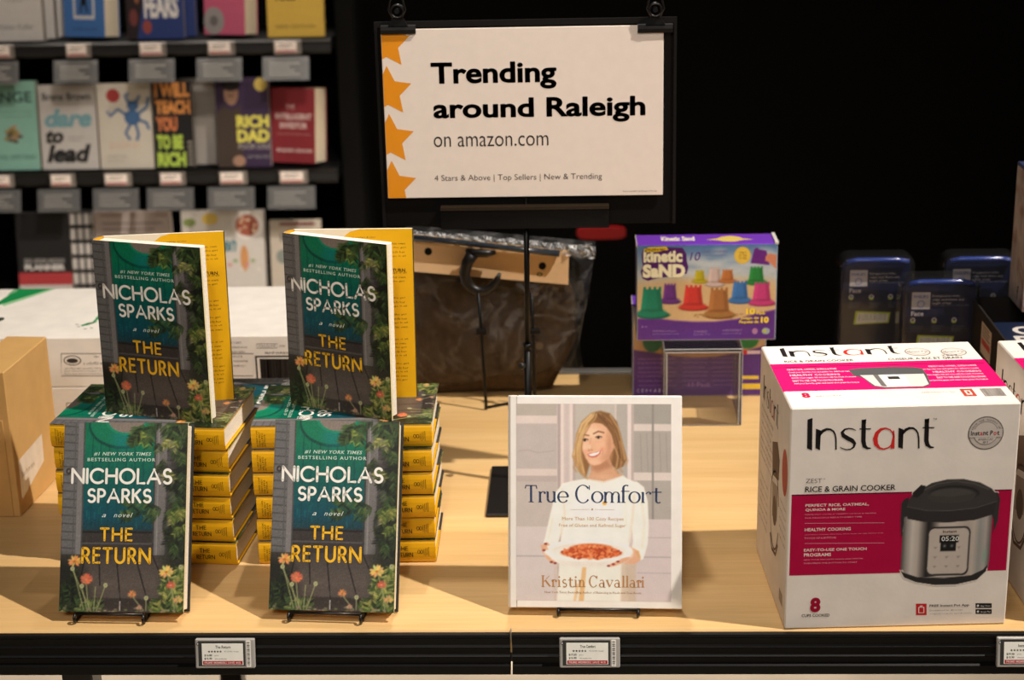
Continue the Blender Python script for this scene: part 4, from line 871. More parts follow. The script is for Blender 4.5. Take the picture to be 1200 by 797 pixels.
def serif(b, f, s, H0, col, l=3, wt=1.0):
    """high-contrast roman letters; s is a list of (letter, x0, x1, y_top, y_base) in layout units, H0 maps to the sheet"""
    def st(pts, w): b.stroke(f, [H0(x, y) for x, y in pts], [abs(H0(q * wt, 0)[0] - H0(0, 0)[0]) for q in (w if isinstance(w, (list, tuple)) else [w] * len(pts))], col, l)
    def el(cx, cy, rx, ry, a0, a1, thick, thin, n=26):
        p = []; w = []
        for i in range(n + 1):
            a = math.radians(a0 + (a1 - a0) * i / n); p.append((cx + rx * math.cos(a), cy - ry * math.sin(a))); w.append(thin + (thick - thin) * abs(math.cos(a)) ** 1.6)
        st(p, w)
    for ch, x0, x1, yt, yb in s:
        h = yb - yt; cx = (x0 + x1) / 2; TK = .115 * 50; TN = .035 * 50
        TK, TN = (6.6, 2.1) if yb > 380 and yb < 400 else (5.2, 2.0)
        sf = 3.6
        if ch == 'T': st([(x0, yt + 1), (x1, yt + 1)], TN * 1.2); st([(cx, yt), (cx, yb)], TK); st([(cx - 8, yb), (cx + 8, yb)], TN); st([(x0 + 1, yt), (x0 - 1, yt + 10)], 3); st([(x1 - 1, yt), (x1 + 1, yt + 10)], 3)
        elif ch == 'r': st([(x0 + 5, yt), (x0 + 5, yb)], TK); st([(x0, yb), (x0 + 11, yb)], TN); st([(x0, yt + 1), (x0 + 5, yt)], TN); el(x1 - 7, yt + 8, 8, 8, 165, 40, TN * 1.8, TN * 1.2); b.ell(f, *H0(x1 - 2, yt + 4), abs(H0(3.2, 0)[0] - H0(0, 0)[0]), abs(H0(3.2, 0)[0] - H0(0, 0)[0]), col, l, n=12)
        elif ch == 'u': st([(x0 + 5, yt), (x0 + 5, yb - 12)], TK); el((x0 + x1) / 2 - 1, yb - 11, (x1 - x0) / 2 - 6, 11, 180, 330, TK, TN * 1.3); st([(x1 - 6, yt), (x1 - 6, yb)], TK); st([(x1 - 6, yb), (x1, yb)], TN); st([(x0, yt), (x0 + 6, yt)], TN); st([(x1 - 12, yt), (x1 - 5, yt)], TN)
        elif ch == 'e': el(cx, (yt + yb) / 2, (x1 - x0) / 2 - 2, h / 2, 0, 325, TK, TN); st([(x0 + 3, (yt + yb) / 2), (x1 - 1, (yt + yb) / 2)], TN)
        elif ch in 'Cc': el(cx, (yt + yb) / 2, (x1 - x0) / 2 - 2, h / 2, 38, 322, TK, TN); st([(x1 - 3, yt + h * .02), (x1 - 3, yt + h * .26)], TN * 1.3)
        elif ch == 'o': el(cx, (yt + yb) / 2, (x1 - x0) / 2 - 2, h / 2, 0, 360, TK, TN)
        elif ch in 'mn':
            k = 2 if ch == 'm' else 1; wd = (x1 - x0 - 10) / k
            st([(x0 + 5, yt), (x0 + 5, yb)], TK); st([(x0, yb), (x0 + 11, yb)], TN); st([(x0, yt + 1), (x0 + 5, yt)], TN)
            for i in range(k):
                q = x0 + 5 + wd * (i + 1); el(q - wd * .45, yt + 10, wd * .45, 10, 180, 0, TK * .8, TN); st([(q, yt + 10), (q, yb)], TK); st([(q - 5, yb), (q + 6, yb)], TN)
        elif ch == 'f': st([(x0 + 7, yt + 10), (x0 + 7, yb)], TK); el(x0 + 16, yt + 10, 9, 9, 180, 50, TK, TN * 1.3); st([(x0, yt + h * .36), (x1, yt + h * .36)], TN * 1.2); st([(x0 + 1, yb), (x0 + 14, yb)], TN)
        elif ch == 't': st([(cx - 1, yt), (cx - 1, yb - 7)], TK); el(cx + 6, yb - 7, 7, 7, 180, 320, TK, TN * 1.2); st([(x0, yt + h * .28), (x1, yt + h * .28)], TN * 1.2)
        elif ch == 'K': st([(x0 + 5, yt), (x0 + 5, yb)], TK); st([(x1 - 3, yt), (x0 + 7, (yt + yb) / 2 + 3)], TN); st([(x0 + 13, (yt + yb) / 2 - 2), (x1, yb)], TK); st([(x0, yt), (x0 + 10, yt)], TN); st([(x0, yb), (x0 + 10, yb)], TN)
        elif ch == 'i': st([(cx, yt), (cx, yb)], TK); st([(cx - 5, yb), (cx + 5, yb)], TN); st([(cx - 4, yt), (cx, yt)], TN); b.ell(f, *H0(cx, yt - 9), abs(H0(2.8, 0)[0] - H0(0, 0)[0]), abs(H0(2.8, 0)[0] - H0(0, 0)[0]), col, l, n=12)
        elif ch == 's': p = arc(cx, 0, (x1 - x0) / 2 - 2, 1, 40, 268); st([(x, yt + h * .25 - (y * h * .25)) for x, y in p] + [(x, yb - h * .25 - (y * h * .25)) for x, y in arc(cx, 0, (x1 - x0) / 2 - 1, 1, 88, -140)], TN * 1.8)
        elif ch == 'a': el(cx - 2, yb - h * .28, (x1 - x0) / 2 - 3, h * .27, 0, 360, TK * .8, TN); el(cx - 2, yt + h * .32, (x1 - x0) / 2 - 4, h * .3, 150, 0, TN * 1.4, TN * 1.2); st([(x1 - 6, yt + h * .3), (x1 - 6, yb)], TK); st([(x1 - 6, yb), (x1, yb)], TN)
        elif ch == 'v': st([(x0 + 2, yt), (cx, yb)], TK); st([(cx, yb), (x1 - 2, yt)], TN); st([(x0 - 1, yt), (x0 + 7, yt)], TN); st([(x1 - 7, yt), (x1 + 1, yt)], TN)
        elif ch == 'l': st([(cx, yt), (cx, yb)], TK); st([(cx - 5, yb), (cx + 5, yb)], TN); st([(cx - 4, yt + 1), (cx, yt)], TN)
cb = thing('cookbook', 'white cookbook with a smiling woman holding a pasta bowl on its cover', 'book', (0, 0, 0))
WC = C(246, 240, 232)
H0 = Hm([(95, 65), (635, 65), (640, 722), (90, 720)], CW, CH_)
b = MB(); b.box(0.012, 0, 0, CW, 0.003, CH_, WC, ch=0.0006); f = Fr((0, 0, 0), (1, 0, 0), (0, 0, 1))
u0, v1 = H0(122, 88); u1, v0 = H0(606, 700)
b.raster(f, u0, v0, u1, v1, cookbook_art(), 1)
serif(b, f, [('T', 150, 184, 338, 390), ('r', 190, 212, 358, 390), ('u', 214, 246, 358, 390), ('e', 250, 284, 357, 391), ('C', 306, 352, 337, 392), ('o', 356, 392, 357, 391), ('m', 394, 446, 358, 390), ('f', 448, 474, 336, 390), ('o', 472, 508, 357, 391), ('r', 511, 541, 358, 390), ('t', 543, 574, 345, 391)], H0, C(52, 66, 98), 3)
serif(b, f, [('K', 198, 226, 620, 654), ('r', 230, 246, 633, 654), ('i', 250, 258, 633, 654), ('s', 264, 278, 632, 655), ('t', 282, 298, 625, 655), ('i', 302, 310, 633, 654), ('n', 314, 336, 633, 654), ('C', 348, 376, 619, 655), ('a', 380, 400, 632, 655), ('v', 402, 424, 633, 654), ('a', 428, 448, 632, 655), ('l', 452, 460, 619, 654), ('l', 464, 472, 619, 654), ('a', 476, 496, 632, 655), ('r', 498, 512, 633, 654), ('i', 514, 520, 633, 654)], H0, C(190, 138, 84), 3, .9)
def HT(t, x0, y0, x1, y1, col, l=3, **k):
    a = H0(x0, y1); c = H0(x1, y0); b.text(f, t, a[0], a[1], c[0], c[1], col, l, **k)
HT('More Than 100 Cozy Recipes', 264, 436, 456, 449, C(212, 172, 132), res=2); HT('Free of Gluten and Refined Sugar', 254, 457, 463, 469, C(212, 172, 132), res=2); HT('New York Times Bestselling Author of Balancing in Heels and True Roots', 208, 669, 512, 677, C(170, 130, 100), res=1)
b.stroke(f, [H0(290, 413), H0(350, 412)], .0003, C(200, 170, 140), 3); b.stroke(f, [H0(366, 412), H0(428, 413)], .0003, C(200, 170, 140), 3); b.ell(f, *H0(358, 412), .0012, .0012, C(190, 160, 130), 3)
b.build('front_cover', JACKET, cb)
b = MB(); b.prism([(0.011, 0.0), (0.004, 0.0005), (0.0012, 0.003), (0.0, CT * .5), (0.0012, CT - .003), (0.004, CT - .0005), (0.011, CT), (0.011, CT - .003), (0.004, CT - .004), (0.0035, CT * .5), (0.004, 0.004), (0.011, .003)], 0, CH_, 'z', WC); b.box(0.0095, 0.0012, 0, 0.0125, 0.0028, CH_, C(214, 206, 198)); b.build('spine', JACKET, cb)
b = MB(); b.box(0.012, CT - 0.003, 0, CW, CT, CH_, WC, ch=0.0006); b.build('back_cover', JACKET, cb)
b = MB(); b.box(0.006, 0.0031, 0.003, CW - 0.004, CT - 0.0031, CH_ - 0.003, C(240, 234, 224)); b.build('page_block', PAGES, cb)
place(cb, lean(*CB))
easel('black wire easel holding the white cookbook', CB[0], CB[1], CB[3], CB[4], 0.050, 0.14, 0.14, 0.114, CT, (-0.0005, 0.0098))

# ================================================================== sign on its holder
sh = thing('sign_holder', 'black pole sign holder standing on the table behind the cookbook', 'sign holder', (-0.08, 0.44, 0))
b = MB(); b.box(-0.062, -0.097, 0.0004, 0.066, 0.085, 0.006, C(20, 19, 19), ch=0.0015); b.build('base_plate', BLACKM, sh)
b = MB(); b.tube([(-0.003, 0.025, 0.006), (-0.0015, 0.025, 0.215)], 0.0052, C(8, 8, 8), n=12); b.tube([(-0.0015, 0.025, 0.213), (-0.0013, 0.025, 0.222)], 0.0064, C(8, 8, 8), n=12); b.build('lower_tube', RAILP, sh)
b = MB(); b.tube([(-0.0015, 0.025, 0.21), (0.001, 0.025, 0.44)], 0.0040, C(7, 7, 7), n=12); b.build('upper_tube', RAILP, sh)
b = MB(); b.tube([(-0.004, 0.024, 0.190), (-0.008, 0.018, 0.1905)], 0.002, C(30, 30, 30)); b.tube([(-0.008, 0.018, 0.1905), (-0.010, 0.014, 0.191), (-0.012, 0.011, 0.1915)], [0.0042, 0.0052, 0.0038], C(34, 33, 32), n=12); b.build('knob', BLACKP, sh)
b = MB(); b.box(-0.204, 0.0235, 0.40, 0.212, 0.0285, 0.690, C(17, 15, 14), ch=0.0015); b.build('backing_board', DARKPANEL, sh)
b = MB(); b.box(-0.204, 0.0215, 0.682, 0.212, 0.0235, 0.690, C(20, 18, 17)); b.box(-0.204, 0.0215, 0.40, -0.200, 0.0235, 0.682, C(20, 18, 17)); b.box(0.208, 0.0215, 0.40, 0.212, 0.0235, 0.682, C(20, 18, 17)); b.build('frame', BLACKP, sh)
b = MB(); b.box(-0.120, 0.010, 0.398, 0.118, 0.0233, 0.428, C(10, 9, 9)); b.box(-0.120, 0.006, 0.426, 0.118, 0.0233, 0.4305, C(44, 34, 24)); b.build('lower_bracket', BLACKM, sh)

b = MB(); SW, SH = 0.3882, 0.2375
b.box(0, 0, 0, SW, 0.003, SH, C(240, 226, 214), ch=0.0006)
f = Fr((0, 0, 0), (1, 0, 0), (0, 0, 1)); H0 = Hm([(57, 112), (1076, 85), (1070, 697), (70, 712)], SW, SH)
OR = C(236, 150, 34)
def clipx(pts, x0):   # keep the part right of the sign's edge
    out = []
    for i in range(len(pts)):
        (xa, ya), (xb, yb) = pts[i], pts[(i + 1) % len(pts)]
        if xa >= x0: out.append((xa, ya))
        if (xa >= x0) != (xb >= x0): t = (x0 - xa) / (xb - xa); out.append((x0, ya + t * (yb - ya)))
    return out
def clipy(pts, y0, up):
    sw = [(y, x) for x, y in pts]
    if not up: sw = [(-a, c) for a, c in sw]
    o = clipx(sw, y0 if up else -y0); o = [(a if up else -a, c) for a, c in o]
    return [(c, a) for a, c in o]
for cx, cy in ((75, 162), (77, 331), (82, 501), (87, 668)):
    R1 = 92; pts = []
    for k in range(10):
        a = math.radians(-91 + 36 * k); r = R1 if k % 2 == 0 else R1 * .50; pts.append((cx + r * math.cos(a) * .98, cy + r * math.sin(a)))
    q = clipy(clipx([H0(*p) for p in pts], 0.0004), 0.0004, True); q = clipy(q, SH - .0004, False)
    if len(q) > 2: b.poly(f, q, OR, 1)
def ST(t, x0, y0, x1, y1, col, **k): a = H0(x0, y1); c = H0(x1, y0); b.text(f, t, a[0], a[1], c[0], c[1], col, 2, **k)
INK = C(20, 18, 18)
def SB(t, x0, y0, x1, y1, col): a = H0(x0, y1); c = H0(x1, y0); b.bold(f, t, a[0], a[1], c[0], c[1], col, .00055, weight=.018, res=5)
SB('Trending', 234, 216, 685, 325, INK); SB('around Raleigh', 240, 338, 1008, 446, INK); ST('on amazon.com', 239, 482, 653, 527, C(44, 38, 36), weight=-.006, res=4)
ST('4 Stars & Above | Top Sellers | New & Trending', 239, 618, 847, 655, C(60, 54, 52), weight=-.006, res=3); ST('Items available at Amazon Pricing', 924, 679, 1048, 688, C(90, 84, 80), res=1)
sg = tag(b.build('sign_board', GLOSS, None, (-0.2745, 0.4575, 0.4425), (0, 0, 0)), 'white sign board with orange stars and trending lettering clipped to the pole holder', 'sign')
def clip(label, x, z):
    t = thing('spring_clip', label, 'clip', (x, 0.4553, z), (0, 0, 0), 'black spring clips on the sign')
    k = C(20, 19, 19)
    b = MB(); b.prism([(-0.0008, -0.0055), (-0.0020, 0.0), (-0.0012, 0.0055), (0.003, 0.0065), (0.0042, 0.0055), (0.0020, 0.0045), (0.0018, -0.0055)], -0.024, 0.024, 'x', k); b.build('jaw', BLACKM, t)
    b = MB(); b.prism([(-0.0135, 0.0055), (0.0135, 0.0055), (0.0065, 0.018), (-0.0065, 0.018)], -0.004, 0.004, 'y', k); b.build('body', BLACKM, t)
    b = MB()
    for q in (-0.0045, -0.0015, 0.0015, 0.0045): b.tube([(0.0085 * math.cos(a), q - .002, 0.026 + 0.0085 * math.sin(a)) for a in [math.radians(20 * i) for i in range(18)]], 0.0013, k, closed=True)
    b.tube([(0, -0.008, 0.026), (0, 0.006, 0.026)], 0.0035, k); b.build('spring', BLACKM, t)
    for s in (-1, 1):
        b = MB(); b.tube([(s * 0.006, -0.004, 0.016), (s * 0.0115, -0.006, 0.028), (s * 0.0085, -0.008, 0.042), (0, -0.009, 0.048)], 0.0016, k); b.build('handle', BLACKM, t)
clip('black spring clip gripping the top left corner of the white sign', -0.2500, 0.6795)
clip('black spring clip gripping the top right corner of the white sign', 0.1020, 0.6755)

# ================================================================== packaged garment
pg = thing('packaged_garment', 'brown garment in a clear plastic bag with card header and hanger hook', 'garment', (-0.14, 0.86, 0))
PGO = Vector((-0.14, 0.86, 0))
def BP(px, py, y=0.81): return (-.2912 + (px - 474) * .001396 - (py - 271) * 6.1e-5 - PGO.x, y - PGO.y, .3048 - (py - 271) * .001484 - (px - 474) * 1.4e-5)
def wob(u, v, s=0):
    return (math.sin(u * 7 + 2.1 * v + s) * .5 + math.sin(v * 11 - u * 5 + 1.3 + s) * .35 + math.sin(u * 17 + v * 13 + s * 2) * .22 + math.sin(u * 31 - v * 23 + s) * .13 - .5 * abs(math.sin(u * 9 - v * 6 + s + .8 * math.sin(v * 7))) ** .5 + .3 - .35 * abs(math.sin(u * 4 + v * 13 + 2 * s + math.sin(u * 9))) ** .5)
def pillow(b, left, right, nx, ny, depth, amp, col, m, y_top, y_bot, s=0, back=True):
    """closed cushion between two edge curves (layout units, top to bottom)"""
    def ed(c, t):
        q = t * (len(c) - 1); i = min(int(q), len(c) - 2); q -= i; return (c[i][0] + (c[i + 1][0] - c[i][0]) * q, c[i][1] + (c[i + 1][1] - c[i][1]) * q)
    for side in ((1, -1) if back else (1,)):
        n = len(b.v)
        for j in range(ny + 1):
            v = j / ny; (xa, ya), (xb, yb) = ed(left, v), ed(right, v)
            yc = y_top + (y_bot - y_top) * v
            for i in range(nx + 1):
                u = i / nx; e = (max(0.0, 1 - (2 * u - 1) ** 4) * max(0.0, 1 - (2 * v - 1) ** 4)) ** .5
                bul = depth * e + amp * wob(u, v, s + (0 if side > 0 else 3)) * min(1, e * 2)
                x, _, z = BP(xa + (xb - xa) * u, ya + (yb - ya) * u)
                b.v.append((x, yc - PGO.y - side * bul, max(z, 0.0008)))
        for j in range(ny):
            for i in range(nx):
                a = n + j * (nx + 1) + i; f_ = (a, a + nx + 1, a + nx + 2, a + 1)
                b.f.append(f_ if side > 0 else f_[::-1]); b.c.append(col); b.m.append(m); b.sm.append(True)
b = MB(); pillow(b, [(478, 314), (474, 360), (475, 410), (484, 477)], [(664, 322), (676, 352), (679, 410), (652, 468)], 110, 70, 0.027, 0.0075, C(70, 55, 38), 0, 0.846, 0.872, 0); b.build('garment', FABRIC, pg)
b = MB()
def card(pts, y0, y1, col):
    q = [BP(*p) for p in pts]; n = len(q); fr_ = [(x, y0 - PGO.y, z) for x, _, z in q]; bk = [(x, y1 - PGO.y, z) for x, _, z in q]
    b.face(fr_[::-1], col); b.face(bk, col)
    for i in range(n): j = (i + 1) % n; b.face([fr_[i], fr_[j], bk[j], bk[i]], col)
card([(474, 273.5), (668, 294), (668, 333), (477, 317)], 0.812, 0.815, C(232, 196, 152))
fr = Fr((0, 0.8119 - PGO.y, 0), (1, 0, 0), (0, 0, 1))
for px, py in ((502, 294.5), (637, 311.5)): x, _, z = BP(px, py); b.ell(fr, x, z, .0062, .0066, C(14, 12, 12), 1)
x, _, z = BP(634, 321); b.ell(fr, x, z, .005, .0032, C(86, 104, 60), 1); b.ell(fr, x, z, .0025, .0015, C(232, 196, 152), 2)
x, _, z = BP(540, 318); b.ell(fr, x, z, .002, .003, C(110, 80, 60), 1)
b.build('header_card', CARTON, pg)
b = MB(); b.tube([BP(485, 277.5, .804), BP(545, 283.5, .804), BP(600, 290, .804), BP(657, 296, .804)], [.0056, .0050, .0048, .0056], C(46, 52, 60), n=10); b.build('zip_bar', mat('grey_plastic', .2, .6), pg)
b = MB(); hp = [(555, 294), (549, 304), (546, 316), (548, 326), (554, 333), (562, 336.5), (571, 336), (579, 331), (584, 324), (587.5, 316)]
b.tube([BP(*q, .793) for q in hp], [.0105, .0096, .0092, .0092, .0088, .0084, .0080, .0074, .0058, .0024], C(18, 16, 15), n=12)
b.tube([BP(547, 290, .796), BP(556, 293, .794), (BP(572, 293.5, .794)), BP(582, 293, .797)], [.003, .0075, .007, .003], C(18, 16, 15), n=10); b.build('hanger_hook', BLACKP, pg)
b = MB(); pillow(b, [(473, 270.5), (472, 330), (473, 400), (480, 474)], [(699, 290), (694, 352), (684, 410), (690, 446)], 90, 60, 0.044, 0.0045, (1, 1, 1, 1), 0, 0.850, 0.875, 1.7, back=False)
n = len(b.v)
q = BP(583, 401); fr = Fr((0, 0.795 - PGO.y, 0), (1, 0, 0), (0, 0, 1))
b.build('plastic_bag', FILM, pg)
b = MB(); nx = 60; n0 = len(b.v)
for j in range(4):
    for i in range(nx + 1):
        u = i / nx; x, _, z = BP(473 + 226 * u, 270.2 + 19.5 * u + j * (2.4 + 2.2 * u)); b.v.append((x, .8115 - PGO.y - .003 * math.sin(i * 1.7 + j) * (j % 2) - .0015 * math.sin(i * .9 + 2 * j) + (.0045 if j == 0 else 0), z + .0012 * math.sin(i * .8) * (j == 0)))
for j in range(3):
    for i in range(nx): a = n0 + j * (nx + 1) + i; b.f.append((a, a + nx + 1, a + nx + 2, a + 1)); b.c.append((1, 1, 1, 1)); b.m.append(0); b.sm.append(False)
b.build('top_seal', SEAL, pg)
b = MB(); pts = [(q[0] - .014, q[2] - .009), (q[0] + .014, q[2] - .009), (q[0], q[2] + .016)]
for i in range(3): b.stroke(fr, [pts[i], pts[(i + 1) % 3]], .0014, C(52, 42, 30), 1)
b.text(fr, 'LDPE', q[0] - .008, q[2] - .021, q[0] + .008, q[2] - .015, C(52, 42, 30), 1, res=1)
b.build('recycling_mark', PAPER, pg)
b = MB(); b.ell(fr, *[BP(636, 401)[0], BP(636, 401)[2]], .008, .008, C(46, 38, 28), 1); b.ell(fr, *[BP(636, 401)[0], BP(636, 401)[2]], .0065, .0065, C(80, 64, 46), 2)
b.build('round_mark', PAPER, pg)

# wire stand in front of the bag
ws = thing('wire_stand', 'thin black two-legged wire stand in front of the bagged garment', 'stand', (-0.125, 0.79, 0))
k = C(12, 11, 10); r = .0027
for x0, x1 in ((-0.047, -0.039), (0.041, 0.043)):
    b = MB(); b.tube([(x0, -.004, .205), (x0 + (x1 - x0) * .5, -.004, .142), (x0 + (x1 - x0) * .55, -.006, .128), (x1, -.004, .006), (x1, -.001, .0023), (x1, .004, .0022)] if True else [], r, k)
    b.build('upright', RAILP, ws)
    b = MB(); b.box(x0 + .004 - .009, -.011, .134, x0 + .004 + .009, -.002, .144, k, ch=.0015); b.build('crossbar_clip', RAILP, ws)
b = MB(); b.tube([(-0.039, .003, .0022), (0.0, .024, .0022), (0.043, .003, .0022)], r, k); b.build('foot', RAILP, ws)

# ================================================================== cartons at the left
KR = C(206, 162, 100)
kb = thing('kraft_box', 'brown cardboard box standing at the left edge of the photo', 'box', (-0.819, 0.354, 0), (0, 0, -0.072))
b = MB(); b.box(-.062, 0, 0.0005, 0, .166, .222, KR, ch=.0012); f = Fr((0, 0, 0), (0, 1, 0), (0, 0, 1)); b.build('carton', CARTON, kb)
b = MB(); b.box(-.062, -.0018, .001, -.0095, 0, .150, C(198, 154, 94), ch=.0005); b.build('front_flap', CARTON, kb)
b = MB(); b.poly(f, [(.012, .022), (.105, .046), (.108, .088), (.014, .082)][::1], C(226, 210, 190), 1); 
b.text(f, 'Ships from store', .02, .05, .07, .062, C(150, 132, 112), 2, res=1)
b.build('shipping_sticker', mat('sticker', .25, .5), kb)

WB = C(243, 236, 226)
wcor_f = [(-67.2, 397.7), (374.6, 393.5), (378.0, 451.5), (-59.6, 455.2)]; wcor_t = [(-0.3, 339.5), (402, 335.1), (374.6, 393.5), (-67.2, 397.7)]
WW, WD, WH = .61, .285, .0838
GR = C(20, 140, 74); TX = C(70, 60, 54)
def white_carton(label, z, printed):
    b = MB(); b.box(0, 0, 0, WW, WD, WH, WB, ch=.0012)
    f = Fr((0, 0, 0), (1, 0, 0), (0, 0, 1)); H = Hm(wcor_f, WW, WH)
    def RR(x0, y0, x1, y1, w, col):
        c = [H(x0, y0), H(x1, y0), H(x1, y1), H(x0, y1)]; c.append(c[0]); b.stroke(f, c, w, col, 1)
    def FT(s, x0, y0, x1, y1, col=TX, **k): a = H(x0, y1); c = H(x1, y0); b.text(f, s, a[0], a[1], c[0], c[1], col, 2, **k)
    RR(72, 415, 297, 441, .0012, TX)
    u, v = H(85, 423); b.ell(f, u, v, .0145, .0085, TX, 1); b.ell(f, u, v, .0125, .007, WB, 2); b.ell(f, u, v - .0004, .0095, .0042, C(60, 54, 50), 3)
    FT('a colorful world', 98, 424, 128, 428, res=1); FT('* ', 110, 417, 116, 420, res=1)
    for i, s in enumerate(('2019 Made with care in the USA for', 'Easton PA artists and makers only', 'Phone lines open ten to four daily')): FT(s, 76, 431 + i * 3.2, 120, 433.4 + i * 3.2, res=1)
    for i, s in enumerate(('CONFORMS TO SAFETY', 'SCHOOL SUPPLIES OF ALL', 'KINDS AND SIZES', 'KEEP FLAT AND DRY IN STORE', 'NON TOXIC ACMI CERTIFIED', 'STORE CAREFULLY')): FT(s, 261, 401 + i * 5.4, 283 + (i * 7) % 10, 403.4 + i * 5.4, res=1)
    RR(301, 403.5, 325, 408.4, .0008, TX); FT('STYLE 52-3348', 303, 404.8, 323, 407.2, res=1); FT('CASE', 327, 404.8, 334, 407.2, res=1); FT('PROOF OF PURCHASE', 311, 412.6, 345, 415.6, C(40, 34, 30), weight=.02, res=1)
    a = H(301, 447); c = H(352, 417); b.rect(f, a[0], max(a[1], .004), c[0], c[1], C(40, 34, 30), 1); a = H(303, 447); c = H(350, 419); b.rect(f, a[0], max(a[1], .004), c[0], c[1], WB, 2)
    x = 306
    rg = random.Random(8)
    while x < 346:
        w = rg.choice((.5, .8, 1.4, 2.0)); a = H(x, 445); c = H(x + w, 421); b.rect(f, a[0], max(a[1], .006), c[0], c[1], C(46, 40, 36), 3); x += w + rg.choice((.6, 1.0, 1.6))
    if printed:
        ft = Fr((0, 0, WH), (1, 0, 0), (0, 1, 0)); Ht = Hm(wcor_t, WW, WD)
        b.poly(ft, [Ht(*p) for p in ((22, 339.2), (60, 339.0), (2, 357), (-14, 362))], GR, 1); b.poly(ft, [Ht(*p) for p in ((60, 339.0), (66, 338.9), (4, 359.5), (2, 357))], C(150, 200, 150), 1)
        b.poly(ft, [Ht(*p) for p in ((16, 340), (22, 339.4), (19, 343), (8, 347))], C(120, 176, 130), 2)
        # green script across the lid
        pts = [(95, 382.5), (103, 381), (110, 378), (116, 372), (120, 366), (118, 371), (121, 378), (128, 376), (134, 369), (138, 374), (144, 374), (150, 366), (156, 371), (164, 368), (172, 362), (180, 366), (190, 360), (200, 356), (210, 361), (222, 356), (236, 350), (250, 352), (258, 346), (262, 349), (258, 353)]
        b.stroke(ft, [Ht(*p) for p in pts], [.004 + .003 * (i % 3 == 0) for i in range(len(pts))], GR, 2)
        u, v = Ht(104, 380); b.poly(ft, [(u - .010, v - .007), (u + .004, v - .003), (u + .013, v + .012), (u - .002, v + .006)], GR, 2)
        for px, py in ((90, 381), (92, 383.5), (100, 386), (107, 385)): u, v = Ht(px, py); b.ell(ft, u, v, .003, .002, C(140, 150, 130), 2)
        u, v = Ht(-1, 375); b.ell(ft, u, v, .008, .012, C(60, 66, 60), 2)
    return tag(b.build('white_carton', CARTON, None, (-1.03, .68, z)), label, 'carton', 'white cartons stacked at the back left')
white_carton('white carton lying at the bottom, under the carton with the green corner', 0.0003, False)
white_carton('white carton with a green corner triangle lying on top of the other carton', 0.0003 + WH + .0008, True)

# ================================================================== acrylic riser and sand boxes
ar = thing('acrylic_riser', 'clear acrylic riser holding up the front toy sand box', 'riser', (0.192, 0.704, 0), (0, 0, 0))
for nm, bx in (('top_plate', (-.063, 0, .1267, .063, .128, .1317)), ('side_plate', (-.063, 0, .0005, -.0585, .128, .1265)), ('side_plate', (.0585, 0, .0005, .063, .128, .1265)), ('front_plate', (-.0583, 0, .0005, .0583, .0035, .1265))):
    b = MB(); b.box(*bx, (1, 1, 1, 1), ch=.0011); b.m = [0] * 6 + [1] * (len(b.m) - 6); b.build(nm, [ACRYLIC, ACRYLIC_EDGE], ar)

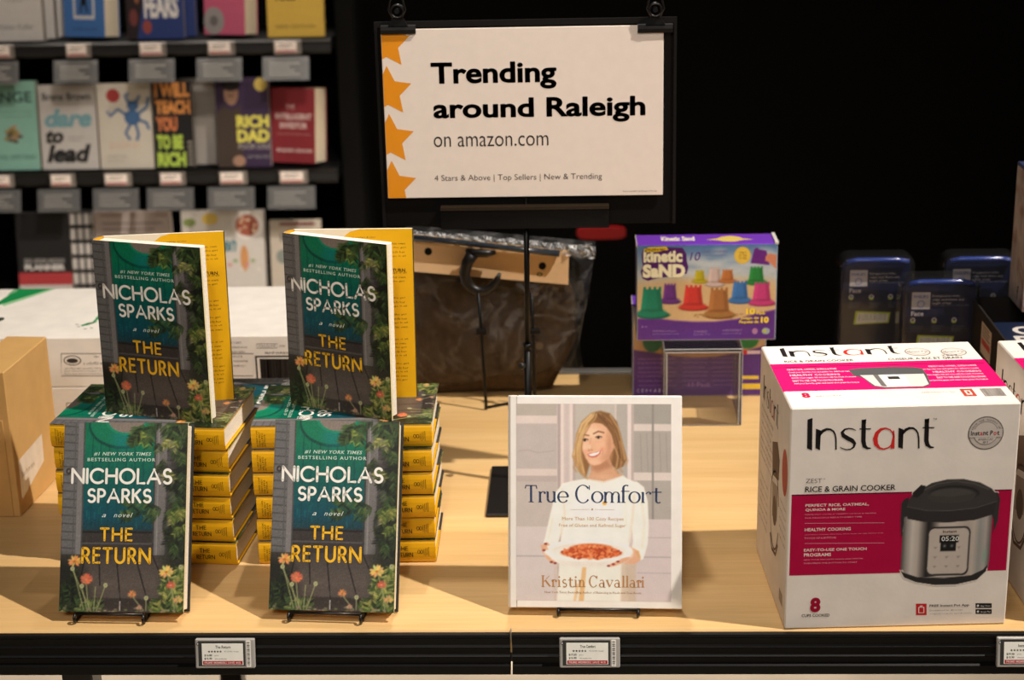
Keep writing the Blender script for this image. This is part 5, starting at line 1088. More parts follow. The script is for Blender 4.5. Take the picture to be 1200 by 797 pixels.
def sand_art():
    P = Paint(162, 188, 1112, 842, 170, 118, (150, 176, 200), 7)
    P.vgrad(162, 1112, [(188, (86, 126, 178)), (300, (140, 168, 196)), (400, (196, 204, 206)), (470, (214, 196, 160)), (720, (226, 190, 140)), (842, (226, 190, 140))])
    for i in range(34): P.ell(P.rng.uniform(480, 1112), P.rng.uniform(220, 430), P.rng.uniform(30, 80), P.rng.uniform(10, 24), (216, 220, 222), .45, 30)
    P.ell(640, 560, 620, 150, (222, 186, 136), .9, 60)
    P.poly([(162, 690), (300, 690), (420, 706), (560, 716), (700, 716), (850, 700), (980, 664), (1112, 636), (1112, 842), (162, 842)], (96, 50, 140), 1, 6); P.line([(162, 690), (300, 690), (420, 706), (560, 716), (700, 716), (850, 700), (980, 664), (1112, 636)], 8, (150, 96, 160), .7)
    def castle(cx, top, bot, w, c, rough=0):
        h = bot - top; dk = [q * .72 for q in c]; lt = [min(255, q * 1.18) for q in c]
        P.ell(cx + w * .06, bot - h * .06, w * .78, h * .13, dk, 1, 6); P.ell(cx, bot - h * .12, w * .72, h * .13, c, 1, 6)
        P.poly([(cx - w * .40, top + h * .08), (cx + w * .40, top + h * .08), (cx + w * .52, bot - h * .16), (cx - w * .52, bot - h * .16)], c, 1, 5)
        for i in range(4):
            x = cx - w * .40 + i * w * .235; P.rect(x, top, x + w * .13, top + h * .16, c, 1, 5)
        P.poly([(cx - w * .40, top + h * .12), (cx - w * .22, top + h * .12), (cx - w * .30, bot - h * .2), (cx - w * .52, bot - h * .2)], lt, .5, 14); P.poly([(cx + w * .2, top + h * .12), (cx + w * .4, top + h * .12), (cx + w * .52, bot - h * .2), (cx + w * .3, bot - h * .2)], dk, .5, 14)
        P.ell(cx, bot - h * .22, w * .54, h * .05, dk, .6, 8)
    castle(690, 340, 470, 84, (214, 190, 184)); castle(588, 360, 446, 66, (196, 180, 40)); castle(778, 356, 446, 80, (196, 120, 66)); castle(975, 338, 460, 100, (44, 138, 66)); castle(385, 448, 584, 92, (112, 56, 140)); castle(865, 436, 586, 108, (64, 120, 186)); castle(1015, 446, 604, 120, (206, 66, 130))
    castle(262, 470, 680, 148, (26, 134, 106)); castle(545, 462, 630, 132, (212, 62, 56)); castle(722, 480, 686, 140, (176, 116, 66))
    for i in range(90): P.ell(722 + P.rng.normal() * 70, 664 + abs(P.rng.normal()) * 9, 7, 4, (186 - P.rng.rand() * 40, 124, 72), .8)
    P.poly([(958, 216), (1040, 232), (1064, 330), (934, 316)], (112, 44, 136), 1, 6); P.poly([(968, 210), (984, 212), (984, 226), (968, 226)], (112, 44, 136)); P.poly([(1060, 250), (1112, 262), (1112, 360), (1060, 310), (1034, 300), (1036, 270)], (222, 142, 108), 1, 6)
    P.ell(878, 262, 56, 58, (240, 196, 60), 1, 5); P.ell(878, 262, 46, 48, (246, 208, 84), 1, 5)
    P.noise(3)
    return P.img
def sand_back():
    P = Paint(162, 188, 1112, 842, 120, 90, (196, 150, 110), 8)
    P.vgrad(162, 1112, [(188, (120, 140, 180)), (330, (200, 180, 150)), (500, (206, 160, 116)), (842, (206, 160, 116))])
    P.ell(300, 440, 70, 80, (30, 120, 96), 1, 10); P.ell(540, 470, 90, 60, (186, 70, 60), 1, 12); P.ell(720, 470, 80, 60, (176, 116, 70), 1, 12); P.ell(985, 430, 80, 70, (44, 124, 66), 1, 10)
    P.poly([(162, 500), (300, 520), (450, 548), (600, 560), (760, 556), (900, 532), (1112, 480), (1112, 842), (162, 842)], (92, 52, 132), 1, 8)
    for i in range(5): P.rect(190 + i * 10, 590 + i * 48, 900 - i * 16, 596 + i * 48, (120, 80, 150), .7, 8)
    P.noise(2)
    return P.img
SANDW, SANDH, SANDD = .224, .161, .064
def sand_box(label, loc, rear=False):
    t = thing('toy_sand_box', label, 'box', loc, (0, 0, 0), 'boxes of coloured play sand')
    PU = C(112, 58, 180, 1.1)
    b = MB(); b.box(0, 0, 0, SANDW, SANDD, SANDH, {'*': C(96, 66, 150), '+z': PU, '-y': C(150, 176, 200), '-x': C(110, 100, 160)}, ch=.0010)
    f = Fr((0, 0, 0), (1, 0, 0), (0, 0, 1)); H = Hm([(160, 188), (1118, 184), (1106, 842), (162, 842)], SANDW, SANDH)
    b.raster(f, .001, .001, SANDW - .001, SANDH - .001, sand_back() if rear else sand_art(), 1, k=.82)
    def FT(s, x0, y0, x1, y1, col, l=5, **k):
        if not rear or y0 > 1000: a = H(x0, y1 - (1000 if y0 > 1000 else 0)); c = H(x1, y0 - (1000 if y0 > 1000 else 0)); b.text(f, s, a[0], a[1], c[0], c[1], col, l, **k)
    if rear:
        for i in range(7):
            for x0, x1 in ((200, 470), (520, 700), (730, 900)): FT(['colours assorted moulds included', 'keep sand dry and covered', 'wash hands after each play'][i % 3], x0, 1560 + i * 32, x1 - 12 * (i % 3), 1576 + i * 32, C(150, 110, 170), 2, res=1)
        FT('C E 0 + A B C', 190, 1786, 400, 1812, C(206, 190, 210), 2, res=1); FT('10 Pack', 560, 1740, 720, 1776, C(160, 116, 176), 2, res=1)
        b.rect(f, SANDW * .80, .012, SANDW * .985, .022, C(224, 190, 60), 2); b.rect(f, SANDW * .80, .030, SANDW * .95, .036, C(224, 190, 60), 2); b.rect(f, SANDW * .80, .074, SANDW * .86, .082, C(200, 50, 60), 2); b.rect(f, SANDW * .86, .075, SANDW * .96, .081, C(220, 190, 200), 2)
    def blob(pts, col, l):
        if not rear: b.poly(f, [H(*p) for p in pts], col, l)
    DP = C(74, 26, 98, 1.2); CR = C(250, 240, 205)
    blob([(192, 250), (205, 215), (300, 212), (360, 205), (470, 208), (496, 250), (500, 300), (510, 340), (500, 385), (440, 400), (300, 415), (235, 432), (200, 415), (186, 370), (200, 330)], DP, 2)
    FT('kinetic', 206, 222, 470, 308, CR, 4, weight=.05); FT('SaND', 200, 318, 490, 412, CR, 4, weight=.06)
    blob([(206, 218), (240, 204), (360, 200), (374, 222), (300, 234), (214, 238)], C(236, 200, 50), 4); FT('THE ONE & ONLY', 222, 210, 356, 228, C(90, 50, 40), 5, weight=.03, res=1)
    FT('10', 520, 238, 592, 296, C(92, 44, 130), 4, shear=.2); FT('CASTLE CONTAINERS', 600, 226, 778, 244, C(120, 110, 160), 4, res=1); FT('recipientes castillo', 604, 252, 770, 268, C(120, 110, 160), 4, res=1)
    for i, s in enumerate(('ONLY', 'AT THE', 'STORE')): FT(s, 852, 236 + i * 20, 906, 250 + i * 20, C(150, 90, 30), 3, res=1)
    YL_ = C(246, 214, 60)
    for dx, col, l in ((3, C(60, 26, 80), 3), (0, YL_, 4)):
        FT('10', 905 + dx, 626 + dx, 968 + dx, 668 + dx, col, l, weight=.05); FT('Pack', 978 + dx, 648 + dx, 1038 + dx, 668 + dx, col, l, weight=.03); FT('Juego de', 868 + dx, 682 + dx, 992 + dx, 704 + dx, col, l, weight=.03); FT('Paquete de', 858 + dx, 708 + dx, 990 + dx, 732 + dx, col, l, weight=.03); FT('10', 1006 + dx, 684 + dx, 1060 + dx, 726 + dx, col, l, weight=.05)
    LV = C(170, 140, 190)
    for x0, x1, y, s in ((190, 236, 740, '3+'), (270, 430, 770, 'WARNING small parts'), (548, 640, 775, 'CONTENTS'), (745, 880, 768, 'AVERTISSEMENT'), (270, 450, 790, 'not for under three years'), (548, 660, 795, 'net weight 10 oz'), (745, 870, 790, 'poids net 283 g')): FT(s, x0, y, x1, y + 13, LV, 3, res=1)
    u, v = H(966, 782)
    if not rear: b.ell(f, u, v, .0045, .005, C(170, 120, 160), 3); u, v = H(1040, 782); b.ell(f, u, v, .0065, .0055, C(150, 160, 170), 3); b.ell(f, u - .002, v, .003, .003, C(170, 180, 60), 4)
    ft = Fr((0, 0, SANDH), (1, 0, 0), (0, 1, 0)); D = SANDD
    b.text(ft, 'Kinetic Sand', .18 * SANDW, .35 * D, .42 * SANDW, .78 * D, C(244, 232, 216), 2, weight=.05)
    b.poly(ft, [(.50 * SANDW, .42 * D), (.58 * SANDW, .55 * D), (.62 * SANDW, .72 * D), (.68 * SANDW, .80 * D), (.74 * SANDW, .70 * D), (.76 * SANDW, .55 * D), (.84 * SANDW, .40 * D), (.76 * SANDW, .36 * D), (.70 * SANDW, .22 * D), (.62 * SANDW, .24 * D), (.58 * SANDW, .36 * D)], C(224, 196, 100), 2)
    b.build('carton', GLOSS, t)
    e = C(206, 200, 190)
    b = MB(); b.box(-.0006, -.0006, SANDH - .004, .0004, SANDD, SANDH + .0006, e); b.build('lid_edge', PAPER, t)
    b = MB(); b.box(SANDW - .004, -.0004, SANDH - .001, SANDW + .0014, SANDD - .002, SANDH + .0022, e); b.build('lid_edge', PAPER, t)
    return t
s0 = sand_box('toy sand box standing on the clear acrylic riser', (0.0868, 0.748, 0.1322))
sand_box('toy sand box standing on the table behind the acrylic riser', (0.0830, 0.846, 0.0005), True)

# ================================================================== rice cooker boxes
def cooker_art():
    def ok(x, y): return None
    P = Paint(60, 60, 730, 750, 130, 134, (238, 228, 218), 2)
    P.rect(0, 168, 800, 640, (176, 0, 62)); P.rect(0, 163, 800, 170, (96, 0, 36)); P.touch[:] = False
    dk = (44, 42, 42)
    P.poly([(66, 215), (82, 190), (112, 176), (120, 300), (100, 420), (76, 424), (66, 330)], (48, 46, 46), 1, 5); P.poly([(660, 160), (700, 158), (720, 200), (714, 340), (690, 416), (684, 330), (672, 300)], (52, 50, 50), 1, 5)
    P.poly([(92, 300), (670, 290), (676, 560), (664, 640), (620, 690), (400, 712), (200, 700), (110, 660), (84, 620), (84, 400)], (156, 148, 142), 1, 5)
    body = (P.X > 84) & (P.X < 676) & (P.Y > 300) & (P.Y < 690)
    inside = body & (np.abs(P.img[..., 0] - 156) < 25)
    P.hgrad(inside, [84, 110, 150, 190, 235, 255, 275, 330, 420, 520, 560, 600, 640, 676], [(80, 78, 76), (150, 142, 136), (206, 198, 190), (188, 178, 168), (90, 84, 80), (36, 34, 34), (60, 56, 54), (190, 178, 168), (200, 188, 178), (178, 166, 156), (190, 178, 168), (150, 150, 146), (176, 166, 160), (96, 92, 90)])
    P.poly([(80, 640), (110, 660), (200, 690), (380, 700), (560, 686), (640, 650), (666, 618), (660, 660), (600, 716), (460, 744), (320, 744), (190, 722), (110, 690)], dk, 1, 4)
    P.poly([(104, 230), (120, 180), (190, 130), (260, 90), (360, 70), (470, 70), (580, 94), (660, 134), (700, 180), (704, 230), (680, 296), (560, 330), (380, 342), (220, 334), (112, 312)], (60, 57, 56), 1, 5)
    P.poly([(104, 232), (240, 262), (390, 268), (560, 254), (700, 214), (684, 296), (560, 330), (380, 342), (220, 334), (112, 312)], (48, 45, 45), 1, 5); P.line([(106, 236), (240, 264), (390, 268), (560, 254), (698, 216)], 5, (96, 92, 90), .8)
    P.ell(410, 160, 168, 52, (40, 38, 38), 1, 6); P.ell(400, 170, 156, 46, (74, 70, 68), 1, 10); P.poly([(240, 168), (400, 180), (556, 160), (540, 200), (400, 216), (270, 206)], (66, 62, 60), 1, 8)
    P.line([(216, 130), (300, 96), (420, 82), (540, 100), (640, 138)], 10, (86, 82, 80), .8); P.poly([(136, 150), (190, 100), (222, 108), (206, 150), (170, 180), (140, 176)], (38, 36, 36), 1, 4)
    def rr(x0, y0, x1, y1, r, col):
        P.rect(x0 + r, y0, x1 - r, y1, col); P.rect(x0, y0 + r, x1, y1 - r, col)
        for x in (x0 + r, x1 - r):
            for y in (y0 + r, y1 - r): P.ell(x, y, r, r, col)
    rr(252, 368, 538, 684, 40, (52, 50, 50)); rr(262, 380, 528, 672, 34, (196, 184, 174)); P.rect(334, 424, 460, 470, (18, 17, 18)); P.rect(342, 466, 446, 526, (26, 25, 26))
    for x in (370, 418): P.ell(x, 492, 14, 14, (54, 54, 56)); P.ell(x, 492, 6, 6, (120, 120, 124))
    for x in (310, 388, 466):
        for y in (505, 566, 626):
            if x == 388 and y == 505: continue
            P.poly([(x - 14, y - 8), (x + 14, y - 8), (x, y + 8)], (150, 140, 132), .8)
    P.ell(640, 560, 10, 40, (120, 170, 150), .7, 20)
    return P
LOGO_MAP = Hm([(-46, 10), (1775, -34), (1614, 1698), (-100, 1741)], .2719, .2896)   # photo layout of the front panel
def instant_logo(b, f, m, l, k=1.0, red=C(214, 44, 40), ink=C(24, 20, 22)):
    def poly(pts, col=ink): b.poly(f, [m(x, y) for x, y in pts], col, l)
    def st(pts, w, col=ink): b.stroke(f, [m(x, y) for x, y in pts], [q * k for q in w], col, l)
    u = abs(m(1, 0)[0] - m(0, 0)[0])
    def S(pts, w, col=ink): st(pts, [q * u for q in (w if isinstance(w, (list, tuple)) else [w] * len(pts))], col)
    poly([(84, 100), (124, 86), (120, 345), (80, 328)])
    poly([(150, 172), (190, 186), (182, 342), (146, 328)]); S([(172, 245), (184, 215), (205, 190), (235, 176), (265, 178), (288, 192), (302, 218), (308, 255), (308, 338)], [8, 22, 26, 22, 17, 14, 13, 13, 13])
    S([(466, 186), (440, 174), (410, 170), (378, 178), (358, 200), (366, 226), (400, 248), (436, 266), (456, 290), (448, 318), (420, 336), (386, 338), (356, 328), (340, 318)], [6, 9, 11, 16, 26, 34, 36, 34, 26, 16, 11, 9, 8, 5])
    S([(528, 100), (526, 200), (524, 270), (532, 310), (556, 328), (584, 326)], [34, 36, 36, 34, 20, 8]); poly([(511, 112), (548, 94), (546, 130), (511, 130)]); S([(494, 174), (584, 174)], 10)
    S([(745, 300), (722, 322), (685, 334), (650, 326), (624, 296), (618, 250), (632, 208), (662, 178), (700, 168), (735, 180), (756, 206), (764, 240)], [10, 12, 13, 20, 34, 38, 34, 24, 14, 11, 10, 12], red); S([(762, 186), (764, 230), (756, 290), (752, 330)], [10, 16, 28, 34], red)
    poly([(802, 164), (842, 178), (834, 332), (798, 320)]); S([(824, 238), (836, 206), (858, 182), (886, 168), (918, 168), (940, 184), (954, 208), (960, 246), (960, 328)], [8, 22, 26, 22, 17, 14, 13, 13, 13])
    S([(1026, 94), (1024, 190), (1020, 262), (1028, 300), (1052, 320), (1080, 320)], [34, 36, 36, 34, 20, 8]); poly([(1008, 104), (1046, 88), (1044, 124), (1008, 124)]); S([(992, 164), (1084, 164)], 10)
def SG(b, f, u, v, r):
    RD_ = C(214, 44, 40)
    for t_, x0, x1, y0, y1, c in (('Inst', -.84, -.34, -.12, .16, INK), ('a', -.32, -.17, -.12, .08, RD_), ('nt', -.15, .13, -.12, .13, INK), ('P', .24, .40, -.12, .16, INK), ('o', .43, .60, -.12, .08, RD_), ('t', .63, .76, -.12, .13, INK)):
        b.text(f, t_, u + x0 * r, v + y0 * r, u + x1 * r, v + y1 * r, c, 6, weight=.015, res=2)
RW, RD, RH = .2719, .2342, .2896
def rice_box(label, loc, rot):
    t = thing('rice_cooker_box', label, 'box', loc, (0, 0, rot), 'rice cooker boxes on the table')
    WC_ = C(238, 228, 218); MG = C(176, 0, 62); PK = C(236, 0, 104)
    b = MB(); b.box(0, 0, 0, RW, RD, RH, WC_, ch=.0016)
    f = Fr((0, 0, 0), (1, 0, 0), (0, 0, 1))
    # front
    m = LOGO_MAP; instant_logo(b, f, m, 2)
    H = Hm([(124.5, 218.6), (708.6, 204), (666.8, 764.2), (107.5, 778)], RW, RH)
    def FT(s, x0, y0, x1, y1, col, l=3, **k): a = H(x0, y1); c = H(x1, y0); b.text(f, s, a[0], a[1], c[0], c[1], col, l, **k)
    def qd(x0, y0, x1, y1, col, l=1, x2=None, x3=None): b.poly(f, [H(x0, y1), H(x1, y1), H(x1, y0), H(x0, y0)], col, l)
    a = H(120, 440); c = H(684, 628); b.rect(f, .004, c[1], RW - .0036, a[1], MG, 1); b.rect(f, .004, a[1] - .0002, RW - .0036, a[1] + .0014, C(92, 0, 36), 1)
    ck = Hm([(60, 60), (730, 60), (730, 750), (60, 750)], 1, 1)
    a = H(870 * 0 + (1040 + 60 / 5.3125 - 870) * 2.155, (550 + 750 / 5.3125 - 380) * 2.155); c = H((1040 + 730 / 5.3125 - 870) * 2.155, (550 + 60 / 5.3125 - 380) * 2.155)
    ca = cooker_art(); b.raster(f, a[0], a[1], c[0], c[1], ca.img, 2, mask=ca.touch)
    def FC(s, x0, y0, x1, y1, col, l=4, **k):
        A = H((1040 + x0 / 5.3125 - 870) * 2.155, (550 + y1 / 5.3125 - 380) * 2.155); B = H((1040 + x1 / 5.3125 - 870) * 2.155, (550 + y0 / 5.3125 - 380) * 2.155); b.text(f, s, A[0], A[1], B[0], B[1], col, l, **k)
    FC('Instant', 352, 394, 440, 412, C(70, 50, 48), weight=.02, res=1); FC('05:20', 342, 432, 454, 464, C(226, 226, 220), weight=.01, res=2)
    u, v = H(618, 281); rx = .0212
    b.ell(f, u, v, rx, rx, C(120, 112, 108), 1, n=40); b.ell(f, u, v, rx * .93, rx * .93, C(196, 186, 178), 2, n=40); b.ell(f, u, v, rx * .70, rx * .70, C(150, 140, 134), 3, n=36); b.ell(f, u, v, rx * .66, rx * .66, C(206, 196, 188), 4, n=36)
    b.rect(f, u - rx * .92, v - rx * .22, u + rx * .92, v + rx * .24, C(206, 196, 188), 5); SG(b, f, u, v, rx)
    for i, ch in enumerate('FROM THE MAKERS OF'):
        an = math.radians(160 - i * 8.2); fr = Fr(f.p(u + rx * .80 * math.cos(an), v + rx * .80 * math.sin(an), 0), (math.sin(an), 0, -math.cos(an)), (math.cos(an), 0, math.sin(an)))
        if ch != ' ': b.text(fr, ch, -.0009, -.001, .0009, .001, C(70, 64, 60), 6, res=1)
    b.text(f, 'AMERICAS', u - rx * .42, v - rx * .42, u + rx * .42, v - rx * .30, C(70, 64, 60), 6, res=1); b.text(f, '#1', u - rx * .14, v - rx * .60, u + rx * .14, v - rx * .46, C(70, 64, 60), 6, res=1)
    FT('TM', 484, 243, 494, 248, INK, res=1); FT('ZEST', 162, 396, 203, 408, C(80, 70, 68), weight=-.008); FT('TM', 205, 396, 211, 399, INK, res=1); FT('RICE & GRAIN COOKER', 160, 411, 390, 431, INK, weight=.012)
    W1 = C(240, 222, 214); W2 = C(226, 150, 166)
    FT('PERFECT RICE, OATMEAL,', 161, 457, 322, 469, W1, weight=.02, res=2); FT('QUINOA & MORE', 161, 470, 262, 480, W1, weight=.02, res=2); FT('PERFECTLY COOK A VARIETY OF RICE & GRAINS', 160, 482, 340, 489, W2, weight=.01, res=1); FT('FOR DELICIOUS RESULTS EVERY TIME', 160, 491, 304, 498, W2, weight=.01, res=1)
    FT('HEALTHY COOKING', 159, 519, 276, 530, W1, weight=.02, res=2); FT('QUICKLY STEAM VEGGIES, FISH AND MORE WITH THE', 158, 533, 358, 540, W2, weight=.01, res=1); FT('TOUCH OF A BUTTON', 158, 543, 238, 550, W2, weight=.01, res=1)
    FT('EASY-TO-USE ONE TOUCH', 157, 570, 316, 581, W1, weight=.02, res=2); FT('PROGRAMS', 157, 584, 226, 594, W1, weight=.02, res=2); FT('ADD YOUR FAVORITE GRAIN AND WATER,', 156, 597, 308, 604, W2, weight=.01, res=1); FT('THEN PRESS THE BUTTON TO START', 156, 606, 292, 613, W2, weight=.01, res=1)
    for y in (509, 560): b.stroke(f, [H(159, y + .6), H(361, y - .8)], .0006, C(226, 150, 166), 2)
    FT('8', 172, 697, 200, 735, C(160, 0, 50), weight=.05); FT('CUPS COOKED', 151, 738, 222, 747, INK, weight=.015, res=2)
    qd(441, 713, 468, 742, C(200, 36, 40)); b.stroke(f, [H(448, 722), H(448, 736), H(461, 736), H(461, 722), H(448, 722)], .0012, W1, 2); b.stroke(f, [H(451, 719), H(458, 719)], .0012, W1, 2)
    FT('FREE Instant Pot App', 475, 713, 576, 723, INK, weight=.02, res=2); FT('Download to discover', 476, 726, 560, 732, C(120, 104, 98), res=1); FT('original recipes, tips & more', 476, 735, 582, 741, C(120, 104, 98), res=1)
    for y, s in ((712, 'App Store'), (727, 'Google Play')):
        qd(592, y, 633, y + 12, C(26, 24, 26)); FT(s, 604, y + 4, 630, y + 10, C(226, 220, 214), res=1); u, v = H(598, y + 6); b.ell(f, u, v, .0014, .0016, C(226, 220, 214), 3, n=12)
    # top
    ft = Fr((0, 0, RH), (1, 0, 0), (0, 1, 0)); Ht = Hm([(892.6, 408.3), (1136.5, 402.4), (1198.8, 474.7), (927.8, 481.4)], RW, RD)
    def TP(x, y): return Ht(890 + x / 5, 400 + y / 5)
    ax, ay = TP(118, 110); bx_, by = TP(845, 58)
    lm_ = lambda x, y: (ax + (bx_ - ax) * (x - 84) / (1084 - 84), by + .000 + (ay - by) * (y - 86) / (345 - 86))
    lg = Hm([(84, 86), (1084, 86), (1084, 345), (84, 345)], 1, 1)
    u0_, v0_ = TP(135, 112); u1_, v1_ = TP(838, 58)
    instant_logo(b, ft, lambda x, y: (.022 + (x - 84) * (.152 / 1000), .2240 - (y - 86) * (.036 / 259)), 2, .85)
    for px in (1076.5, 1119):
        u, v = Ht(px, 414.8); rr_ = .0165; b.ell(ft, u, v, rr_, rr_, C(150, 138, 130), 1); b.ell(ft, u, v, rr_ * .9, rr_ * .9, C(222, 212, 204), 2); b.ell(ft, u, v, rr_ * .66, rr_ * .66, C(170, 158, 150), 3); b.ell(ft, u, v, rr_ * .62, rr_ * .62, C(228, 218, 210), 4); b.text(ft, 'Instant Pot', u - rr_ * .8, v - rr_ * .16, u + rr_ * .8, v + rr_ * .16, C(90, 70, 66), 5, res=1)
    def TT(s, x0, y0, x1, y1, col, **k): a = Ht(x0, y1); c = Ht(x1, y0); b.text(ft, s, a[0], a[1], c[0], c[1], col, 3, **k)
    b.text(ft, 'RICE & GRAIN COOKER', .020, .1655, .108, .1735, C(60, 48, 48), 2, weight=.01, res=2); b.text(ft, 'CUISEUR A RIZ ET GRAIN', .152, .1655, .246, .1735, C(60, 48, 48), 2, weight=.01, res=2); b.text(ft, 'ZEST', .222, .1765, .244, .182, C(90, 76, 74), 2, res=1)
    s1 = .161; s0_ = .058
    b.rect(ft, .0002, s0_, RW - .0002, s1, PK, 1)
    b.stroke(ft, [(.003, .146), (.07, .149), (.14, .1475), (.21, .149), (.268, .146)], .0022, C(120, 0, 50), 2)
    for i, s in enumerate(('PERFECT RICE, OATMEAL, QUINOA & MORE', 'Cook your favorite rice and grains for delicious results', 'HEALTHY COOKING', 'Quickly steam veggies, fish and more with the touch of a button', 'EASY TO USE ONE TOUCH PROGRAMS', 'Add your favorite grain and water then press the button')):
        v = .134 - i * .0105; b.text(ft, s, .018, v, .018 + (.062 if i % 2 == 0 else .080), v + .0065, C(250, 214, 222), 2, weight=.02, res=1)
        b.text(ft, s, RW - .016 - (.060 if i % 2 == 0 else .082), v, RW - .016, v + .0065, C(250, 214, 222), 2, weight=.02, res=1)
    q = [(.094, .132), (.110, .137), (.150, .139), (.176, .136), (.186, .130), (.186, .104), (.182, .070), (.172, .0615), (.124, .0615), (.112, .068), (.106, .100), (.096, .110)]
    b.poly(ft, q, C(84, 84, 84), 3); b.poly(ft, [(.104, .110), (.183, .110), (.180, .071), (.171, .064), (.125, .064), (.114, .070)], C(214, 210, 206), 4); b.poly(ft, [(.120, .110), (.126, .110), (.128, .066), (.122, .068)], C(110, 106, 104), 5); b.poly(ft, [(.128, .108), (.158, .108), (.158, .068), (.130, .067)], C(240, 236, 230), 5); b.rect(ft, .136, .092, .150, .102, C(50, 48, 48), 6)
    b.text(ft, '8', .020, .034, .030, .052, C(196, 0, 70), 2, weight=.05); b.text(ft, 'cups cooked', .036, .036, .066, .042, C(150, 130, 126), 2, res=1); b.text(ft, 'FREE Instant Pot App', .165, .040, .205, .046, C(190, 176, 170), 2, res=1)
    b.rect(ft, .212, .026, .227, .052, C(190, 70, 54), 2); b.rect(ft, .216, .031, .223, .046, WC_, 3); b.rect(ft, .218, .034, .221, .043, C(190, 70, 54), 4)
    x = .236; rg = random.Random(3)
    while x < .262: w = rg.choice((.0005, .0008, .0012)); b.rect(ft, x, .024, x + w, .052, C(90, 80, 76), 2); x += w + rg.choice((.0006, .001))
    # left side: u runs from the back corner to the front
    fl = Fr((0, RD, 0), (0, -1, 0), (0, 0, 1))
    instant_logo(b, fl, lambda x, y: (.030 + (x - 84) * (.120 / 1000), .262 - (y - 86) * (.034 / 259)), 2, red=C(190, 80, 66))
    for i in range(7): b.text(fl, ['RICE & GRAIN COOKER', 'Perfect rice and grains every time', 'Healthy steam cooking for veggies', 'Easy one touch programs', 'Rinse and serve', 'Dishwasher safe parts', 'Keep warm up to ten hours'][i], .022, .214 - i * .011, .115 - .006 * (i % 3), .219 - i * .011, C(120, 100, 92), 2, res=1)
    for i in range(6): b.text(fl, ['Dimensions and weight', 'voltage 120 V 60 Hz', 'capacity eight cups cooked', 'includes rice paddle', 'measuring cup', 'one year warranty'][i], .020, .12 - i * .012, .085, .125 - i * .012, C(130, 110, 102), 2, res=1)
    OC = C(120, 98, 84)
    cir = arc(.140, .118, .032, .052, 20, 340, 26); b.stroke(fl, cir, .003, OC, 2); b.poly(fl, [(.112, .20), (.150, .214), (.168, .196), (.164, .168), (.118, .158)], OC, 2); b.poly(fl, [(.120, .150), (.160, .158), (.158, .110), (.124, .104)], C(176, 158, 144), 3)
    b.stroke(fl, [(.112, .075), (.128, .060), (.156, .064), (.170, .084)], .005, OC, 3); b.ell(fl, .141, .118, .014, .02, OC, 4)
    b.ell(fl, .206, .196, .019, .030, C(196, 96, 78), 2)
    for i in range(5): b.text(fl, 'steam rice grain', .178, .148 - i * .012, .222, .153 - i * .012, C(150, 110, 100), 2, res=1)
    b.rect(fl, .190, .020, .214, .036, C(176, 160, 148), 2)
    b.build('carton', CARTON, t)
    b = MB(); b.box(.030, RD * .5 - .0001, .0003, .031, RD * .5, .0006, WC_)
    return t
rb = rice_box('white rice cooker box with magenta panel at the front right of the table', (.2436, -.0002 + .001, .0004), .0484)
dup(rb, 'second rice cooker box cut off by the right edge of the photo', (.2436 + .3095, .0165, .0004))

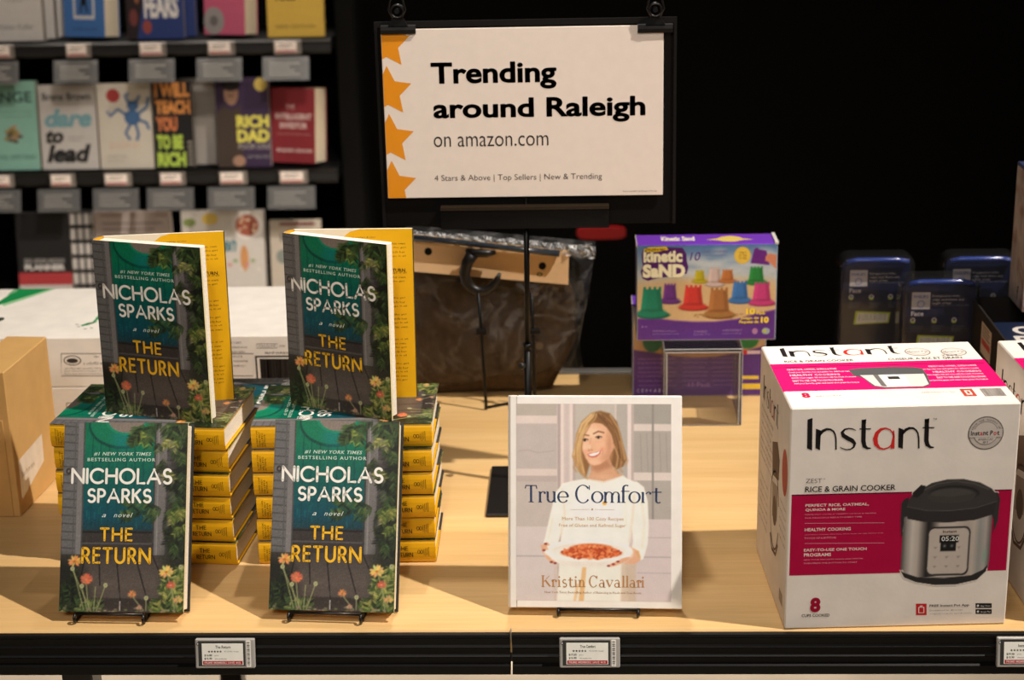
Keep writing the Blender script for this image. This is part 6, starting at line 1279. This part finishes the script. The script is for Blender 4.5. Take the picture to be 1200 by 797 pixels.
# ================================================================== razor packs, tray and tall box on the right
def pack(label, loc, rot):
    t = thing('razor_pack', label, 'pack', loc, (0, 0, rot), 'dark blue blister packs at the back right')
    w, h, d = .126, .240, .046
    def rrect(w_, h_, r, n=6, z0=0):
        o = [(0, z0), (w_, z0)]
        o += [(w_ - r + r * math.cos(math.radians(90 * i / n)), h_ - r + r * math.sin(math.radians(90 * i / n))) for i in range(n + 1)]
        o += [(r - r * math.sin(math.radians(90 * i / n)), h_ - r + r * math.cos(math.radians(90 * i / n))) for i in range(n + 1)]
        return o
    NV = C(22, 30, 60, .7)
    b = MB(); b.prism([(.006 + x, z) for x, z in rrect(w - .012, h - .010, .012, z0=.002)], .020, .0225, 'y', NV)
    f = Fr((0, .020, 0), (1, 0, 0), (0, 0, 1)); W_ = C(176, 168, 166); G_ = C(140, 138, 150)
    def u(x): return (x - 300) / 290 * w
    def v(y): return h - (y - 443) / 290 * w
    b.rect(f, u(318), v(800), u(560), v(640), C(40, 36, 42), 1)
    b.rect(f, u(345), v(572), u(412), v(507), W_, 2); b.text(f, 'PHILIPS', u(352), v(530), u(405), v(518), C(60, 80, 140), 3, weight=.02, res=1); b.ell(f, (u(345) + u(412)) / 2, v(552), .006, .006, C(90, 110, 160), 3); b.ell(f, (u(345) + u(412)) / 2, v(552), .0045, .0045, W_, 4)
    for i, s in enumerate(('Designed to trim,', 'edge and shave any', 'length of hair')): b.text(f, s, u(420), v(528 + i * 14), u([520, 536, 490][i]), v(517 + i * 14), W_, 2, weight=.01, res=1)
    b.text(f, 'trim edge shave any length', u(420), v(562), u(556), v(554), C(110, 110, 130), 2, res=1)
    b.text(f, 'Face', u(345), v(598), u(390), v(580), W_, 2, weight=.02, res=2)
    for x in (352, 430, 503):
        b.ell(f, u(x), v(615), .0042, .0046, W_, 2, n=16); b.ell(f, u(x), v(613), .0018, .002, C(60, 60, 80), 3, n=12); b.ell(f, u(x) + .000, v(622), .0034, .0018, C(170, 186, 60), 3, n=12)
        for i in range(3): b.text(f, 'shave', u(x - 8), v(640 + i * 9), u(x + 38 - 6 * i), v(634 + i * 9), C(100, 100, 116), 2, res=1)
    b.poly(f, [(u(366), v(726)), (u(500), v(720)), (u(506), v(678)), (u(372), v(672))], C(168, 178, 40), 2); b.poly(f, [(u(374), v(722)), (u(496), v(715)), (u(498), v(684)), (u(380), v(679))], C(206, 200, 186), 3)
    for i in range(3): b.text(f, 'BONUS BLADE', u(384), v(708 - i * 9), u(490), v(701 - i * 9), C(90, 84, 80), 4, res=1)
    b.build('backing_card', NAVY, t)
    b = MB(); n = 14; m_ = 22
    def shell(s): # inset rounded outline at depth step s (0 rim .. 1 front)
        k = .010 * (1 - math.cos(s * math.pi / 2)); y = .018 - .018 * math.sin(s * math.pi / 2); r = .020
        return [(k + x * (w - 2 * k) / w, y, k * .4 + z * (h - k * 1.4) / h) for x, z in rrect(w, h, r)]
    rings = [shell(i / 5) for i in range(6)]
    for a, c in zip(rings[:-1], rings[1:]):
        q = len(a)
        for i in range(q): j = (i + 1) % q; b.face([a[i], a[j], c[j], c[i]], (1, 1, 1, 1), 0, True)
    b.face(rings[-1], (1, 1, 1, 1)); back = [(x, .046, z) for x, _, z in rings[0]]
    for i in range(len(back)): j = (i + 1) % len(back); b.face([back[i], back[j], rings[0][j], rings[0][i]], (1, 1, 1, 1), 0, True)
    b.build('blister_shell', BLISTER, t)
    b = MB(); b.tube([(.012, .012, h - .012), (.03, .010, h - .008), (w - .03, .010, h - .008), (w - .012, .012, h - .012)], .0045, C(26, 46, 108, 1.5), n=8); b.build('top_rim', mat('rim_gleam', .2, .6), t)  # top rim, with its bright blue gleam put into the colour
    return t
p0 = pack('front dark blue razor pack behind the rice cooker box', (.5055, .718, .0004), 0)
dup(p0, 'leftmost dark blue razor pack, standing behind the front pack', (.4275, .852, .0004))
dup(p0, 'rightmost dark blue razor pack, half hidden by the display tray', (.598, .852, .0004))

dt = thing('display_tray', 'dark cardboard display tray with white lettering at the right edge', 'tray', (.622, .44, .0004), (0, 0, 0))
b = MB(); DT = C(34, 30, 28)
b.box(0, 0, 0, .003, .31, .2, DT); b.box(.003, 0, 0, .24, .003, .2, DT); b.box(.003, .307, 0, .24, .31, .2, DT); b.box(.237, .003, 0, .24, .307, .2, DT); b.box(.003, .003, 0, .237, .307, .003, DT); b.build('tray_wall', CARTON, dt)
b = MB(); f = Fr((0, .31, 0), (0, -1, 0), (0, 0, 1)); b.rect(f, .08, .135, .145, .185, C(186, 172, 160), 1); b.rect(f, .085, .150, .14, .160, C(180, 70, 70), 2)
for i in range(4): b.rect(f, .088, .164 + i * .005, .136 - .006 * (i % 2), .1665 + i * .005, C(110, 100, 96), 2)
b.build('side_sticker', PAPER, dt)
b = MB(); b.box(.004, .004, .150, .236, .212, .188, C(18, 28, 50, 1.2), ch=.001)
ft = Fr((.004, .004, .188), (1, 0, 0), (0, 1, 0)); b.text(ft, 'One', .028, .145, .118, .185, C(214, 206, 200), 1, weight=.03); b.text(ft, 'Blade', .022, .095, .128, .138, C(214, 206, 200), 1, weight=.03); b.build('lid_panel', NAVY, dt)

def marble():
    P = Paint(0, 0, 1, 2, 60, 90, (176, 164, 160), 9)
    for i in range(40): P.ell(P.rng.rand(), 2 * P.rng.rand(), P.rng.uniform(.05, .2), P.rng.uniform(.04, .16), [(150, 136, 134), (196, 186, 184), (130, 96, 86), (160, 150, 150)][P.rng.randint(4)], .5, .08)
    for i in range(7):
        x, y = P.rng.rand(), 2 * P.rng.rand(); P.line([(x, y), (x + .2, y + .12), (x + .25, y + .3), (x + .5, y + .36)], .03, (132, 70, 56), .7, .03)
    return P.img
b = MB(); b.box(0, 0, 0, .16, .088, .22, {'*': C(176, 164, 160), '+z': C(40, 48, 80)}, ch=.0012)
f = Fr((0, .088, 0), (0, -1, 0), (0, 0, 1)); MI = marble(); b.raster(f, .001, .001, .087, .214, MI, 1); f2 = Fr((0, 0, 0), (1, 0, 0), (0, 0, 1)); b.raster(f2, .001, .001, .159, .214, MI[:, ::-1], 1)
b.rect(f, 0.0005, .2145, .0875, .2195, C(60, 72, 110), 1); b.text(f, 'f', .050, .010, .058, .034, C(40, 36, 40), 2, weight=.03); b.rect(f2, .0005, .2145, .1595, .2195, C(60, 72, 110), 1)
tag(b.build('gift_box', CARTON, None, (.6805, .663, .2004)), 'tall grey marbled box standing in the tray at the right edge', 'box')
